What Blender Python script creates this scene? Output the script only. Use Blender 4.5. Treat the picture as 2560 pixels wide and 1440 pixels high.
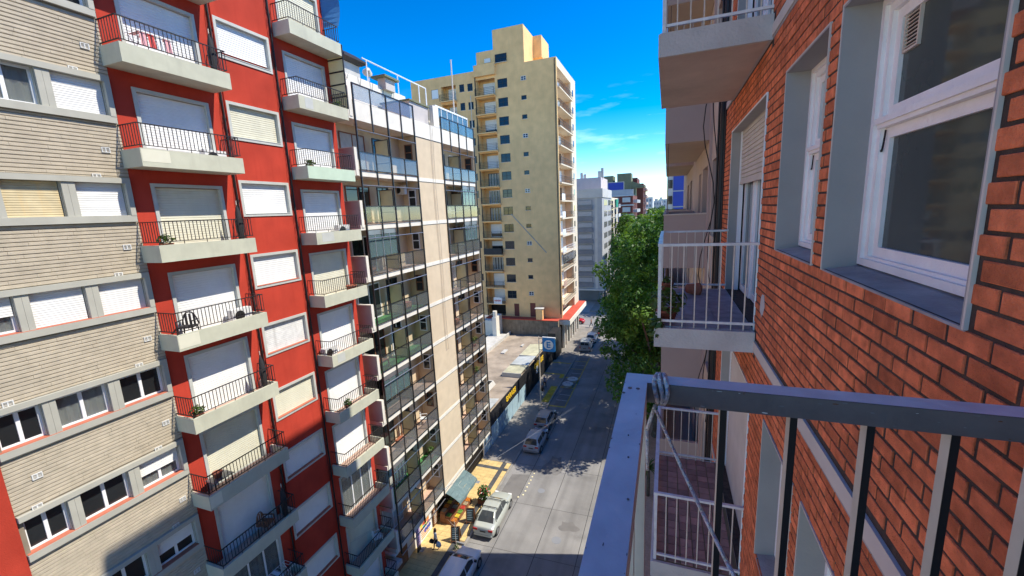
import bpy, math, random
from mathutils import Vector, Matrix, noise as mnoise
random.seed(7)
for o in list(bpy.data.objects): bpy.data.objects.remove(o)
SC = bpy.context.scene
COL = SC.collection
# ------------------------------------------------------------------ camera
CZ = 23.0
YAW, PITCH, ROLL, FPX = -.3584, -.1810, -.0466, 1044.0
_f = Vector((math.sin(YAW)*math.cos(PITCH), math.cos(YAW)*math.cos(PITCH), math.sin(PITCH)))
_r = Vector((math.cos(YAW), -math.sin(YAW), 0)); _u = _r.cross(_f)
_c, _s = math.cos(ROLL), math.sin(ROLL)
_r2 = _r*_c + _u*_s; _u2 = _u*_c - _r*_s
cam_d = bpy.data.cameras.new('camera'); cam = bpy.data.objects.new('camera', cam_d); COL.objects.link(cam)
cam_d.sensor_width = 36; cam_d.lens = FPX/2560*36; cam_d.clip_start = .03; cam_d.clip_end = 4000
cam.matrix_world = Matrix(((_r2.x, _u2.x, -_f.x, 0), (_r2.y, _u2.y, -_f.y, 0), (_r2.z, _u2.z, -_f.z, CZ), (0, 0, 0, 1)))
SC.camera = cam
# ------------------------------------------------------------------ sky, sun, exposure
SUN = Vector((1.0, .29, 1.45)).normalized()
EL = math.asin(SUN.z); AZ = math.atan2(SUN.x, SUN.y)
W = bpy.data.worlds.new('World'); SC.world = W; W.use_nodes = True
nt = W.node_tree; nt.nodes.clear()
out = nt.nodes.new('ShaderNodeOutputWorld'); bg = nt.nodes.new('ShaderNodeBackground')
sky = nt.nodes.new('ShaderNodeTexSky'); sky.sky_type = 'NISHITA'; sky.sun_disc = False
sky.sun_elevation = EL; sky.sun_rotation = AZ; sky.air_density = .86; sky.dust_density = .0; sky.ozone_density = 1.6; sky.altitude = 30
hs = nt.nodes.new('ShaderNodeHueSaturation'); hs.inputs['Saturation'].default_value = 1.38; hs.inputs['Hue'].default_value = .502; hs.inputs['Value'].default_value = 1.0
SKYG, SKYS = 1.4, .84     # contrast of the whole sky (about a mean radiance of 5) and its overall scale
vd = nt.nodes.new('ShaderNodeVectorMath'); vd.operation = 'SCALE'; vd.inputs['Scale'].default_value = .2
gm = nt.nodes.new('ShaderNodeGamma'); gm.inputs[1].default_value = SKYG
vu = nt.nodes.new('ShaderNodeVectorMath'); vu.operation = 'SCALE'; vu.inputs['Scale'].default_value = 5.0*SKYS
nt.links.new(sky.outputs[0], vd.inputs[0]); nt.links.new(vd.outputs[0], gm.inputs[0]); nt.links.new(gm.outputs[0], vu.inputs[0]); nt.links.new(vu.outputs[0], hs.inputs['Color'])
# thin high clouds: wisps over the whole sky
tc = nt.nodes.new('ShaderNodeTexCoord'); mp = nt.nodes.new('ShaderNodeMapping'); mp.inputs['Scale'].default_value = (3.2, 3.2, 17.0)
mp.inputs['Location'].default_value = (1.9, .6, .2)
nz = nt.nodes.new('ShaderNodeTexNoise'); nz.inputs['Scale'].default_value = 1.6; nz.inputs['Detail'].default_value = 8; nz.inputs['Roughness'].default_value = .62
cr = nt.nodes.new('ShaderNodeValToRGB'); cr.color_ramp.elements[0].position = .53; cr.color_ramp.elements[1].position = .76
cr.color_ramp.elements[1].color = (.20, .20, .20, 1)
mx = nt.nodes.new('ShaderNodeMixRGB'); mx.inputs[2].default_value = (7.5, 8.6, 10.2, 1)
nt.links.new(tc.outputs['Generated'], mp.inputs[0]); nt.links.new(mp.outputs[0], nz.inputs['Vector']); nt.links.new(nz.outputs[0], cr.inputs[0])
sp = nt.nodes.new('ShaderNodeSeparateXYZ'); nt.links.new(tc.outputs['Generated'], sp.inputs[0])
e1 = nt.nodes.new('ShaderNodeMapRange'); e1.inputs[1].default_value = .05; e1.inputs[2].default_value = .12; nt.links.new(sp.outputs[2], e1.inputs[0])
e2 = nt.nodes.new('ShaderNodeMapRange'); e2.inputs[1].default_value = .17; e2.inputs[2].default_value = .27; e2.inputs[3].default_value = 1; e2.inputs[4].default_value = 0; nt.links.new(sp.outputs[2], e2.inputs[0])
em = nt.nodes.new('ShaderNodeMath'); em.operation = 'MULTIPLY'; nt.links.new(e1.outputs[0], em.inputs[0]); nt.links.new(e2.outputs[0], em.inputs[1])
em2 = nt.nodes.new('ShaderNodeMath'); em2.operation = 'MULTIPLY'; nt.links.new(em.outputs[0], em2.inputs[0]); nt.links.new(cr.outputs[0], em2.inputs[1])
nt.links.new(em2.outputs[0], mx.inputs[0]); hz = nt.nodes.new('ShaderNodeMapRange'); hz.inputs[1].default_value = .0; hz.inputs[2].default_value = .09; hz.inputs[3].default_value = 1; hz.inputs[4].default_value = 0; nt.links.new(sp.outputs[2], hz.inputs[0])
mh = nt.nodes.new('ShaderNodeMixRGB'); mh.blend_type = 'MULTIPLY'; mh.inputs[2].default_value = (.80, .90, .98, 1)      # clear air: the sky stays blue right down to the skyline, all round
nt.links.new(hz.outputs[0], mh.inputs[0]); nt.links.new(hs.outputs[0], mh.inputs[1]); nt.links.new(mh.outputs[0], mx.inputs[1]); nt.links.new(mx.outputs[0], bg.inputs[0])
bg.inputs[1].default_value = .15
nt.links.new(bg.outputs[0], out.inputs[0])
sun_d = bpy.data.lights.new('sun', 'SUN'); sun_d.energy = 2.9; sun_d.angle = math.radians(.5); sun_d.color = (1, .93, .80)
sun = bpy.data.objects.new('sun', sun_d); COL.objects.link(sun)
sun.rotation_euler = SUN.to_track_quat('Z', 'Y').to_euler(); sun.location = (30, 10, 80)
VS = SC.view_settings; VS.view_transform = 'Standard'; VS.look = 'None'; VS.gamma = 1; VS.use_curve_mapping = False; VS.exposure = 1.17
SC.render.engine = 'CYCLES'
# ------------------------------------------------------------------ materials
MATS = {}
def lin(c):
    return tuple(((x/255/12.92) if x <= 10.3 else ((x/255+.055)/1.055)**2.4) for x in c)
def mat(name, col, rough=.75, var=.12, scale=3.0, bump=.0, bscale=40.0, metal=0.0, streak=0.0, scol=None, spec=.4, rnd=0.0, coat=0.0):
    """Procedural Principled: colour * noise, optional vertical rain streaks, fine bump, per-piece variation."""
    m = bpy.data.materials.new(name); m.use_nodes = True; n = m.node_tree.nodes; L = m.node_tree.links
    b = n['Principled BSDF']; b.inputs['Roughness'].default_value = rough; b.inputs['Metallic'].default_value = metal
    b.inputs['Specular IOR Level'].default_value = spec
    if coat: b.inputs['Coat Weight'].default_value = coat; b.inputs['Coat Roughness'].default_value = .05
    geo = n.new('ShaderNodeNewGeometry')
    def noise(sc, det=4, stretch=None):
        t = n.new('ShaderNodeTexNoise'); t.inputs['Scale'].default_value = sc; t.inputs['Detail'].default_value = det
        if stretch:
            mpn = n.new('ShaderNodeMapping'); mpn.inputs['Scale'].default_value = stretch
            L.new(geo.outputs['Position'], mpn.inputs[0]); L.new(mpn.outputs[0], t.inputs['Vector'])
        else: L.new(geo.outputs['Position'], t.inputs['Vector'])
        return t.outputs[0]
    def ramp(src, a, bb, lo, hi):
        r = n.new('ShaderNodeMapRange'); r.inputs[1].default_value = a; r.inputs[2].default_value = bb
        r.inputs[3].default_value = lo; r.inputs[4].default_value = hi; L.new(src, r.inputs[0]); return r.outputs[0]
    fac = ramp(noise(scale), .3, .7, 1-var, 1+var)
    f2 = n.new('ShaderNodeMath'); f2.operation = 'MULTIPLY'; L.new(fac, f2.inputs[0]); L.new(ramp(noise(scale*.17), .3, .7, 1-var*.7, 1+var*.7), f2.inputs[1])
    fac = f2.outputs[0]
    if rnd:
        oi = n.new('ShaderNodeObjectInfo'); ad = n.new('ShaderNodeMath'); ad.operation = 'ADD'
        L.new(oi.outputs['Random'], ad.inputs[0]); L.new(geo.outputs['Random Per Island'], ad.inputs[1])
        fr = n.new('ShaderNodeMath'); fr.operation = 'FRACT'; L.new(ad.outputs[0], fr.inputs[0])
        f3 = n.new('ShaderNodeMath'); f3.operation = 'MULTIPLY'; L.new(fac, f3.inputs[0]); L.new(ramp(fr.outputs[0], 0, 1, 1-rnd, 1+rnd), f3.inputs[1]); fac = f3.outputs[0]
    vm = n.new('ShaderNodeVectorMath'); vm.operation = 'SCALE'; vm.inputs[0].default_value = col[:3]; L.new(fac, vm.inputs['Scale'])
    cur = vm.outputs[0]
    if streak:
        mxn = n.new('ShaderNodeMixRGB'); mxn.inputs[2].default_value = (*(scol or (.12, .1, .08)), 1)
        L.new(ramp(noise(1.0, 6, (5.5, 5.5, .55)), .52, .78, 0, streak), mxn.inputs[0]); L.new(cur, mxn.inputs[1]); cur = mxn.outputs[0]
    L.new(cur, b.inputs['Base Color'])
    if bump:
        bp = n.new('ShaderNodeBump'); bp.inputs['Strength'].default_value = min(1, bump); bp.inputs['Distance'].default_value = .02
        L.new(noise(bscale, 5), bp.inputs['Height']); L.new(bp.outputs[0], b.inputs['Normal'])
    MATS[name] = m
    return m
def glass(name, tint, alpha, rough=.03):
    """See-through pane: tinted transparency under a fresnel reflection."""
    m = bpy.data.materials.new(name); m.use_nodes = True; n = m.node_tree.nodes; L = m.node_tree.links; n.clear()
    o = n.new('ShaderNodeOutputMaterial'); t = n.new('ShaderNodeBsdfTransparent'); t.inputs[0].default_value = (*tint, 1)
    d = n.new('ShaderNodeBsdfDiffuse'); d.inputs[0].default_value = (*[min(1, x*.55) for x in tint], 1)
    g = n.new('ShaderNodeBsdfGlossy'); g.inputs['Roughness'].default_value = rough; g.inputs[0].default_value = (.95, .97, 1, 1)
    lw = n.new('ShaderNodeLayerWeight'); lw.inputs[0].default_value = .5; pw = n.new('ShaderNodeMath'); pw.operation = 'POWER'; pw.inputs[1].default_value = 3.5; L.new(lw.outputs['Facing'], pw.inputs[0])
    fr = n.new('ShaderNodeMapRange'); fr.inputs[3].default_value = .03; fr.inputs[4].default_value = .75; L.new(pw.outputs[0], fr.inputs[0])
    a = n.new('ShaderNodeMixShader'); a.inputs[0].default_value = alpha; L.new(t.outputs[0], a.inputs[1]); L.new(d.outputs[0], a.inputs[2])
    c = n.new('ShaderNodeMixShader'); L.new(fr.outputs[0], c.inputs[0]); L.new(a.outputs[0], c.inputs[1]); L.new(g.outputs[0], c.inputs[2]); L.new(c.outputs[0], o.inputs[0])
    MATS[name] = m; return m
def leafmat(name, col, rnd):
    m = mat(name, col, .5, .25, .8, rnd=rnd, spec=.35); n = m.node_tree.nodes; L = m.node_tree.links
    b = n['Principled BSDF']; o = n['Material Output']; tr = n.new('ShaderNodeBsdfTranslucent')
    tr.inputs[0].default_value = (col[0]*1.7, col[1]*1.6, col[2]*.8, 1)
    a = n.new('ShaderNodeMixShader'); a.inputs[0].default_value = .36; L.new(b.outputs[0], a.inputs[1]); L.new(tr.outputs[0], a.inputs[2]); L.new(a.outputs[0], o.inputs[0])
    return m
def road_wear(m):
    n = m.node_tree.nodes; L = m.node_tree.links; b = n['Principled BSDF']; src = b.inputs['Base Color'].links[0].from_socket; geo = n.new('ShaderNodeNewGeometry')
    for sc, lo, hi, a, bb in (((1.1, .05, 1), .45, .75, 1.0, .72), ((34, 34, 34), .30, .72, .80, 1.14), ((.35, .6, 1), .58, .70, 1.0, .80)):
        mp_ = n.new('ShaderNodeMapping'); mp_.inputs['Scale'].default_value = sc; t = n.new('ShaderNodeTexNoise'); t.inputs['Scale'].default_value = 1; t.inputs['Detail'].default_value = 5; r = n.new('ShaderNodeMapRange')
        for i, v in enumerate((lo, hi, a, bb)): r.inputs[i+1].default_value = v
        vm = n.new('ShaderNodeVectorMath'); vm.operation = 'SCALE'
        L.new(geo.outputs['Position'], mp_.inputs[0]); L.new(mp_.outputs[0], t.inputs['Vector']); L.new(t.outputs[0], r.inputs[0]); L.new(src, vm.inputs[0]); L.new(r.outputs[0], vm.inputs['Scale']); src = vm.outputs[0]
    L.new(src, b.inputs['Base Color'])
mat('red_wall', (.47, .052, .030), .92, .13, 1.0, .4, 45, streak=.30, scol=(.36, .030, .017), spec=.2)
mat('slab', (.51, .51, .395), .85, .08, 2.0, .2, 50, streak=.28, scol=(.38, .38, .30))
mat('slab_green', (.50, .62, .48), .8, .07, 2.0, .15, 50)
mat('frame_grey', (.50, .51, .47), .7, .06, 3)
mat('shutter_white', (.80, .80, .78), .55, .04, 2, streak=.10, scol=(.62, .60, .55))
mat('shutter_yellow', (.68, .66, .52), .6, .06, 2, streak=.15, scol=(.5, .47, .38))
mat('shutter_old', (.72, .72, .70), .65, .10, 5, streak=.5, scol=(.35, .33, .30))
mat('shutter_tan', (.62, .52, .32), .65, .12, 3, streak=.4, scol=(.8, .5, .16))
mat('iron', (.022, .018, .018), .5, .2, 8)
mat('tan_brick', (.48, .415, .315), .9, .09, 5, .35, 40, streak=.07, scol=(.37, .31, .23))
mat('tan_joint', (.26, .22, .165), .95, .1)
mat('tan_frame', (.43, .42, .36), .75, .06, 2.5, streak=.08, scol=(.33, .32, .26))
mat('pvc', (.82, .83, .84), .35, .03)
mat('sill_red', (.48, .15, .09), .8, .1)
mat('near_glass', (.060, .072, .066), .06, .25, 1.2, spec=.5)
mat('car_glass', (.045, .052, .056), .05, .1, .6, spec=.6)
mat('dark_glass', (.018, .021, .024), .05, .2, .6, spec=.6)
mat('cream', (.62, .50, .345), .85, .06, 1.6, .1, 50, streak=.06, scol=(.5, .40, .27))
mat('cream_white', (.74, .70, .61), .8, .06, 2.0, .1, 50, streak=.12, scol=(.5, .46, .38))
mat('mauve_side', (.50, .46, .43), .85, .06, 2)
mat('grid_metal', (.020, .018, .017), .4, .2, 6, spec=.5)
mat('grid_light', (.30, .30, .31), .35, .1, metal=.6)
mat('green_turf', (.05, .19, .055), .9, .15, 12)
mat('floor_pink', (.50, .34, .26), .8, .12, 6)
leafmat('screen_panel', (.74, .68, .46), .03); MATS['screen_panel'].node_tree.nodes['Translucent BSDF'].inputs[0].default_value = (.85, .78, .52, 1)
mat('tower', (.84, .53, .24), .88, .09, .9, .1, 30, streak=.22, scol=(.52, .38, .20))
mat('tower_side', (.70, .60, .45), .85, .06, 1.2)
mat('tower_bounce', (.58, .40, .28), .85, .06, 1.2)  # pinkish tone paints red bounce light into the loggia walls
mat('red_roof', (.52, .085, .05), .85, .12, 1.2)
mat('stain_wall', (.23, .19, .14), .95, .25, 1.6, .3, 20, streak=.75, scol=(.05, .042, .035))
mat('concrete', (.34, .32, .29), .9, .14, 1.2, .3, 30, streak=.15)
mat('conc_light', (.50, .49, .46), .9, .12, 1.5, .25, 40)
mat('road', (.262, .255, .247), .92, .16, .45, .6, 70, streak=.0)
road_wear(MATS['road'])
mat('road_patch', (.165, .158, .152), .92, .12, 1.2, .5, 60)
mat('seam', (.025, .025, .025), .9)
mat('walk_grey', (.255, .235, .21), .92, .16, .9, .4, 40)
mat('tile_yellow', (.60, .44, .19), .8, .09, 3.0, .2, 60, rnd=.07)
mat('tile_dark', (.075, .078, .083), .8, .12, 3.0, .2, 60, rnd=.10)
mat('tile_grout', (.24, .18, .10), .9, .1)
mat('kerb', (.28, .265, .24), .9, .15, 2)
mat('kerb_yellow', (.50, .36, .035), .85, .3, 3, streak=.35, scol=(.2, .18, .12))
mat('paint_yellow', (.52, .38, .06), .85, .35, 3)
mat('paint_white', (.55, .55, .53), .85, .3, 4)
mat('stud', (.8, .72, .42), .6)
mat('brick', (.70, .200, .085), .9, .24, 16, .6, 120, streak=.45, scol=(.34, .115, .065), rnd=.24, spec=.2)
mat('brick_orange', (.62, .17, .02), .85, .15, 9, .4, 120)
mat('mortar', (.07, .052, .04), .95, .3, 20, .5, 90)
mat('reveal', (.345, .335, .315), .8, .06, 3, .1, 60)
mat('white_paint', (.90, .88, .84), .5, .05, 5, .25, 45, streak=.12, scol=(.5, .47, .42))
mat('sill_grey', (.36, .345, .33), .9, .2, 6, .4, 60)
mat('band_cream', (.60, .57, .49), .85, .08, 3)
mat('balc_conc', (.53, .50, .46), .9, .10, 4, .4, 50, streak=.08)
mat('soffit', (.56, .47, .38), .9, .12, 2.2, .2, 40, streak=.10, scol=(.16, .14, .12))
mat('rail_paint', (.72, .71, .68), .36, .12, 14, .10, 60, metal=.0, spec=.5, streak=.15, scol=(.5, .5, .5))
mat('rail_dark', (.14, .125, .12), .42, .14, 18, .08, 70, metal=.1, spec=.5, streak=.3, scol=(.2, .2, .21))
mat('rail_beige', (.66, .57, .46), .6, .1, 12)
mat('balc_tile', (.27, .25, .285), .45, .3, 9, streak=.3, scol=(.40, .39, .42))
mat('balc_tile_brown', (.36, .205, .165), .6, .14, 10, rnd=.30)
mat('mauve', (.44, .33, .28), .88, .05, 1.5, .1, 60)
mat('beige', (.58, .46, .34), .88, .06, 1.5, .1, 60)
mat('beige_dk', (.17, .11, .075), .88, .1, 1.5)
mat('black', (.012, .012, .013), .5, .2)
mat('rope', (.80, .75, .73), .85, .15, 60, .8, 160)
mat('terracotta', (.30, .10, .055), .8, .15, 8)
leafmat('leaf', (.050, .125, .016), .40)
leafmat('leaf_lit', (.115, .215, .026), .45)  # lighter copy of the leaf colour, paints in sunlit highlights
leafmat('leaf_plant', (.07, .13, .03), .3)
mat('bark', (.14, .12, .095), .95, .3, 6, .8, 20)
mat('fence_black', (.026, .026, .028), .55, .2)
mat('fence_blue', (.33, .47, .54), .7, .10, 1.5, streak=.18, scol=(.6, .66, .68))
mat('letter_yellow', (.80, .52, .03), .5, .05)
mat('sign_blue', (.015, .22, .55), .4, .04)
mat('sign_white', (.80, .80, .78), .5, .03)
mat('roof_brown', (.31, .255, .20), .95, .28, .7, .4, 12, streak=.4, scol=(.42, .38, .32))
mat('sheet', (.50, .52, .50), .6, .14, 1.2)
mat('sheet_yellow', (.56, .53, .36), .6, .16, 1.4)
mat('tyre', (.012, .012, .012), .85)
mat('rim', (.45, .46, .47), .3, .05, metal=.8)
mat('awning', (.11, .17, .175), .75, .10, 2.5, streak=.3, scol=(.30, .36, .34))
mat('wood', (.24, .10, .045), .7, .2, 8)
mat('slate', (.035, .045, .045), .8, .25, 14)
mat('skin', (.50, .28, .19), .6, .05)
mat('grey_bldg', (.42, .43, .44), .85, .06, .8)
mat('grey_dk', (.22, .23, .25), .85, .08, .8)
mat('pinkish', (.58, .50, .50), .85, .06, .8)
mat('olive', (.17, .185, .11), .85, .08, .8)
mat('maroon', (.17, .055, .042), .85, .1, .8)
mat('blue_wall', (.035, .07, .40), .5, .06, .4)
mat('pale', (.56, .56, .53), .85, .08, .6)
mat('interior_shade', (.02, .018, .016), .9)  # near-black colour painting the shade inside openings
mat('cloth_white', (.75, .75, .74), .8, .06, 9)
mat('curtain', (.46, .46, .42), .9, .12, 4)
mat('ac_white', (.70, .70, .68), .5, .05)
glass('pane_clear', (.88, .90, .90), .05)
glass('pane_grey', (.74, .77, .78), .14)
glass('pane_teal', (.50, .68, .70), .28)
def flat(name, c, rough=.6, **k):
    return name if name in MATS else (mat(name, c, rough, k.pop('var', .06), 4, **k), name)[1]
# ------------------------------------------------------------------ mesh builder
class MB:
    def __init__(s): s.v = []; s.f = []; s.m = []
    def quad(s, a, b, c, d, m=0):
        i = len(s.v); s.v += [tuple(a), tuple(b), tuple(c), tuple(d)]; s.f.append((i, i+1, i+2, i+3)); s.m.append(m); return s
    def poly(s, pts, m=0):
        i = len(s.v); s.v += [tuple(p) for p in pts]; s.f.append(tuple(range(i, i+len(pts)))); s.m.append(m); return s
    def box(s, x0, x1, y0, y1, z0, z1, m=0):
        if x0 > x1: x0, x1 = x1, x0
        if y0 > y1: y0, y1 = y1, y0
        if z0 > z1: z0, z1 = z1, z0
        i = len(s.v)
        s.v += [(x0, y0, z0), (x1, y0, z0), (x1, y1, z0), (x0, y1, z0), (x0, y0, z1), (x1, y0, z1), (x1, y1, z1), (x0, y1, z1)]
        for q in ((0, 3, 2, 1), (4, 5, 6, 7), (0, 1, 5, 4), (1, 2, 6, 5), (2, 3, 7, 6), (3, 0, 4, 7)):
            s.f.append(tuple(i+k for k in q)); s.m.append(m)
        return s
    def bar(s, p, q, w, h=None, m=0, up=(0, 0, 1)):
        p = Vector(p); q = Vector(q); d = (q-p).normalized(); h = h or w
        u = Vector(up)
        if abs(d.dot(u)) > .98: u = Vector((0, 1, 0))
        a = d.cross(u).normalized()*(w/2); b = a.cross(d).normalized()*(h/2)
        i = len(s.v)
        for o in (p, q): s.v += [tuple(o-a-b), tuple(o+a-b), tuple(o+a+b), tuple(o-a+b)]
        for k in ((0, 1, 2, 3), (7, 6, 5, 4), (0, 4, 5, 1), (1, 5, 6, 2), (2, 6, 7, 3), (3, 7, 4, 0)):
            s.f.append(tuple(i+t for t in k)); s.m.append(m)
        return s
    def cyl(s, p, q, r, n=8, r2=None, m=0, caps=True):
        p = Vector(p); q = Vector(q); d = (q-p).normalized(); r2 = r if r2 is None else r2
        u = Vector((0, 0, 1)) if abs(d.z) < .9 else Vector((1, 0, 0))
        a = d.cross(u).normalized(); b = d.cross(a); i = len(s.v)
        for o, rr in ((p, r), (q, r2)):
            for k in range(n):
                t = 2*math.pi*k/n; s.v.append(tuple(o+(a*math.cos(t)+b*math.sin(t))*rr))
        for k in range(n):
            s.f.append((i+k, i+(k+1) % n, i+n+(k+1) % n, i+n+k)); s.m.append(m)
        if caps:
            s.f.append(tuple(i+k for k in reversed(range(n)))); s.m.append(m)
            s.f.append(tuple(i+n+k for k in range(n))); s.m.append(m)
        return s
    def tube(s, pts, r, n=6, m=0):
        for a, b in zip(pts, pts[1:]): s.cyl(a, b, r, n, m=m)
        return s
    def lathe(s, prof, c=(0, 0, 0), n=12, m=0):
        i = len(s.v); k = len(prof)
        for r, z in prof:
            for j in range(n):
                t = 2*math.pi*j/n; s.v.append((c[0]+r*math.cos(t), c[1]+r*math.sin(t), c[2]+z))
        for a in range(k-1):
            for j in range(n):
                s.f.append((i+a*n+j, i+a*n+(j+1) % n, i+(a+1)*n+(j+1) % n, i+(a+1)*n+j)); s.m.append(m)
        return s
    def loft(s, rings, m=0, cap=True, closed=True):
        i = len(s.v); n = len(rings[0])
        for r in rings: s.v += [tuple(p) for p in r]
        for a in range(len(rings)-1):
            for j in range(n if closed else n-1):
                s.f.append((i+a*n+j, i+a*n+(j+1) % n, i+(a+1)*n+(j+1) % n, i+(a+1)*n+j)); s.m.append(m)
        if cap:
            s.f.append(tuple(i+j for j in reversed(range(n)))); s.m.append(m)
            k = i+(len(rings)-1)*n; s.f.append(tuple(k+j for j in range(n))); s.m.append(m)
        return s
    def mesh(s, name, mats, org=(0, 0, 0), smooth=False):
        me = bpy.data.meshes.new(name); o = Vector(org)
        me.from_pydata([(x-o.x, y-o.y, z-o.z) for x, y, z in s.v], [], s.f)
        mats = [mats] if isinstance(mats, str) else mats
        for q in mats: me.materials.append(MATS[q])
        if len(mats) > 1:
            me.polygons.foreach_set('material_index', s.m)
        if smooth: me.polygons.foreach_set('use_smooth', [True]*len(me.polygons))
        me.validate(); me.update(); return me
    def build(s, name, mats, parent=None, smooth=False, loc=None):
        org = WL.get(parent.name, Vector((0, 0, 0))) if parent else Vector(loc or (0, 0, 0))
        ob = bpy.data.objects.new(name, s.mesh(name, mats, org, smooth)); COL.objects.link(ob)
        if parent: ob.parent = parent
        else: ob.location = org
        WL[ob.name] = org
        return ob
WL = {}
def tag(o, label=None, cat=None, group=None, kind=None):
    for k, v in (('label', label), ('category', cat), ('group', group), ('kind', kind)):
        if v: o[k] = v
    return o
def thing(name, label, cat, loc, group=None, rz=0):
    o = bpy.data.objects.new(name, None); COL.objects.link(o); o.location = loc; o.empty_display_size = .2
    WL[o.name] = Vector(loc); tag(o, label, cat, group); o.rotation_euler = (0, 0, rz)
    if rz: WL[o.name] = Vector((0, 0, 0))     # rotated things are modelled in local space
    return o
def local_thing(name, label, cat, loc, rz=0, group=None):
    o = thing(name, label, cat, loc, group); o.rotation_euler = (0, 0, rz); WL[o.name] = Vector((0, 0, 0)); return o
def place(name, me, parent, loc):
    """One more piece that shares a mesh; loc is in world space, parent unrotated."""
    o = bpy.data.objects.new(name, me); COL.objects.link(o)
    if parent: o.parent = parent; o.location = Vector(loc)-WL[parent.name]
    else: o.location = loc
    WL[o.name] = WL[parent.name] if parent else Vector(loc)
    return o
def copy_tree(o, parent=None, loc=None):
    c = o.copy(); COL.objects.link(c); c.parent = parent
    if loc is not None: c.location = loc
    WL[c.name] = Vector(c.location)
    for ch in o.children: copy_tree(ch, c)
    return c
def rect_cut(y0, y1, z0, z1, holes):
    """Split a rectangle into cells that leave the holes free; cells merged along y."""
    ys = sorted({y0, y1, *[min(max(h[k], y0), y1) for h in holes for k in (0, 1)]})
    zs = sorted({z0, z1, *[min(max(h[k], z0), z1) for h in holes for k in (2, 3)]})
    res = []
    for a, b in zip(zs, zs[1:]):
        if b-a < 1e-6: continue
        run = None
        for c, d in zip(ys, ys[1:]):
            cy, cz = (c+d)/2, (a+b)/2
            inside = any(h[0] < cy < h[1] and h[2] < cz < h[3] for h in holes)
            if inside:
                if run: res.append((*run, a, b)); run = None
            else: run = (run[0], d) if run else (c, d)
        if run: res.append((*run, a, b))
    return res
def wallX(mb, x, y0, y1, z0, z1, holes, depth, m=0, mr=None):
    """Wall skin in the plane X=x with openings; reveals go 'depth' (signed) inwards."""
    mr = m if mr is None else mr
    for a, b, c, d in rect_cut(y0, y1, z0, z1, holes):
        mb.quad((x, a, c), (x, b, c), (x, b, d), (x, a, d), m)
    for a, b, c, d in holes:
        X = x+depth
        mb.quad((x, a, c), (X, a, c), (X, a, d), (x, a, d), mr).quad((x, b, c), (x, b, d), (X, b, d), (X, b, c), mr)
        mb.quad((x, a, c), (x, b, c), (X, b, c), (X, a, c), mr).quad((x, a, d), (X, a, d), (X, b, d), (x, b, d), mr)
def wallY(mb, y, x0, x1, z0, z1, holes, depth, m=0, mr=None):
    mr = m if mr is None else mr
    for a, b, c, d in rect_cut(x0, x1, z0, z1, holes):
        mb.quad((a, y, c), (b, y, c), (b, y, d), (a, y, d), m)
    for a, b, c, d in holes:
        Y = y+depth
        mb.quad((a, y, c), (a, Y, c), (a, Y, d), (a, y, d), mr).quad((b, y, c), (b, y, d), (b, Y, d), (b, Y, c), mr)
        mb.quad((a, y, c), (b, y, c), (b, Y, c), (a, Y, c), mr).quad((a, y, d), (a, Y, d), (b, Y, d), (b, y, d), mr)
def frameX(mb, x0, x1, y0, y1, z0, z1, w, m=0, bottom=True):
    """Rectangular frame (four butted bars) lying in an X plane, outside size given."""
    mb.box(x0, x1, y0, y0+w, z0, z1, m); mb.box(x0, x1, y1-w, y1, z0, z1, m)
    mb.box(x0, x1, y0+w, y1-w, z1-w, z1, m)
    if bottom: mb.box(x0, x1, y0+w, y1-w, z0, z0+w, m)
    return mb
def frameY(mb, y0, y1, x0, x1, z0, z1, w, m=0):
    mb.box(x0, x0+w, y0, y1, z0, z1, m); mb.box(x1-w, x1, y0, y1, z0, z1, m)
    mb.box(x0+w, x1-w, y0, y1, z1-w, z1, m); mb.box(x0+w, x1-w, y0, y1, z0, z0+w, m); return mb
def shutterX(mb, x, y0, y1, z0, z1, face=1, p=.07, m=0):
    """Roller shutter curtain: curved slats, face=+1 looks to +X."""
    n = max(3, int((z1-z0)/p)); h = (z1-z0)/n
    for k in range(n):
        a = z0+k*h; b = a+h*.80; c = a+h
        mb.quad((x+.009*face, y0, a), (x+.009*face, y1, a), (x+.004*face, y1, b), (x+.004*face, y0, b), m)
        mb.quad((x+.004*face, y0, b), (x+.004*face, y1, b), (x-.008*face, y1, b+h*.08), (x-.008*face, y0, b+h*.08), m)
        mb.quad((x-.008*face, y0, b+h*.08), (x-.008*face, y1, b+h*.08), (x+.009*face, y1, c), (x+.009*face, y0, c), m)
    return mb
def shutterY(mb, y, x0, x1, z0, z1, p=.07, m=0):
    n = max(3, int((z1-z0)/p)); h = (z1-z0)/n
    for k in range(n):
        a = z0+k*h; b = a+h*.82; c = a+h
        mb.quad((x0, y-.008, a), (x1, y-.008, a), (x1, y-.003, b), (x0, y-.003, b), m)
        mb.quad((x0, y-.003, b), (x1, y-.003, b), (x1, y-.008, c), (x0, y-.008, c), m)
    return mb
# ================================================================== RIGHT SIDE: brick building
BX = .823; FZ = 21.74; FP = 2.81            # brick face plane, floor level at the camera, floor pitch
def pj(p):
    d = Vector(p)-Vector((0, 0, CZ)); w = d.dot(_f)
    if w < .05: return None
    return (1280+FPX*d.dot(_r2)/w, 720-FPX*d.dot(_u2)/w, w)
bb = thing('brick_building', 'orange red brick apartment building with grey window reveals beside the viewpoint', 'building', (BX, 2, 0))
ops = {}
for k in (-3, -2, -1, 0, 1):
    z = k*FP
    ops[k] = [(1.555, 2.775, CZ-.394+z, CZ+.94+z), (2.963, 3.875, CZ-.394+z, CZ+.93+z), (4.534, 6.713, FZ+z, CZ+.935+z)]
holes = [h for k in ops for h in ops[k]]
bands = [(-3.0, 7.45, CZ-1.452+k*FP, CZ-1.337+k*FP) for k in (-2, -1, 0, 1)]
m = MB(); MX = BX+.0045
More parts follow.
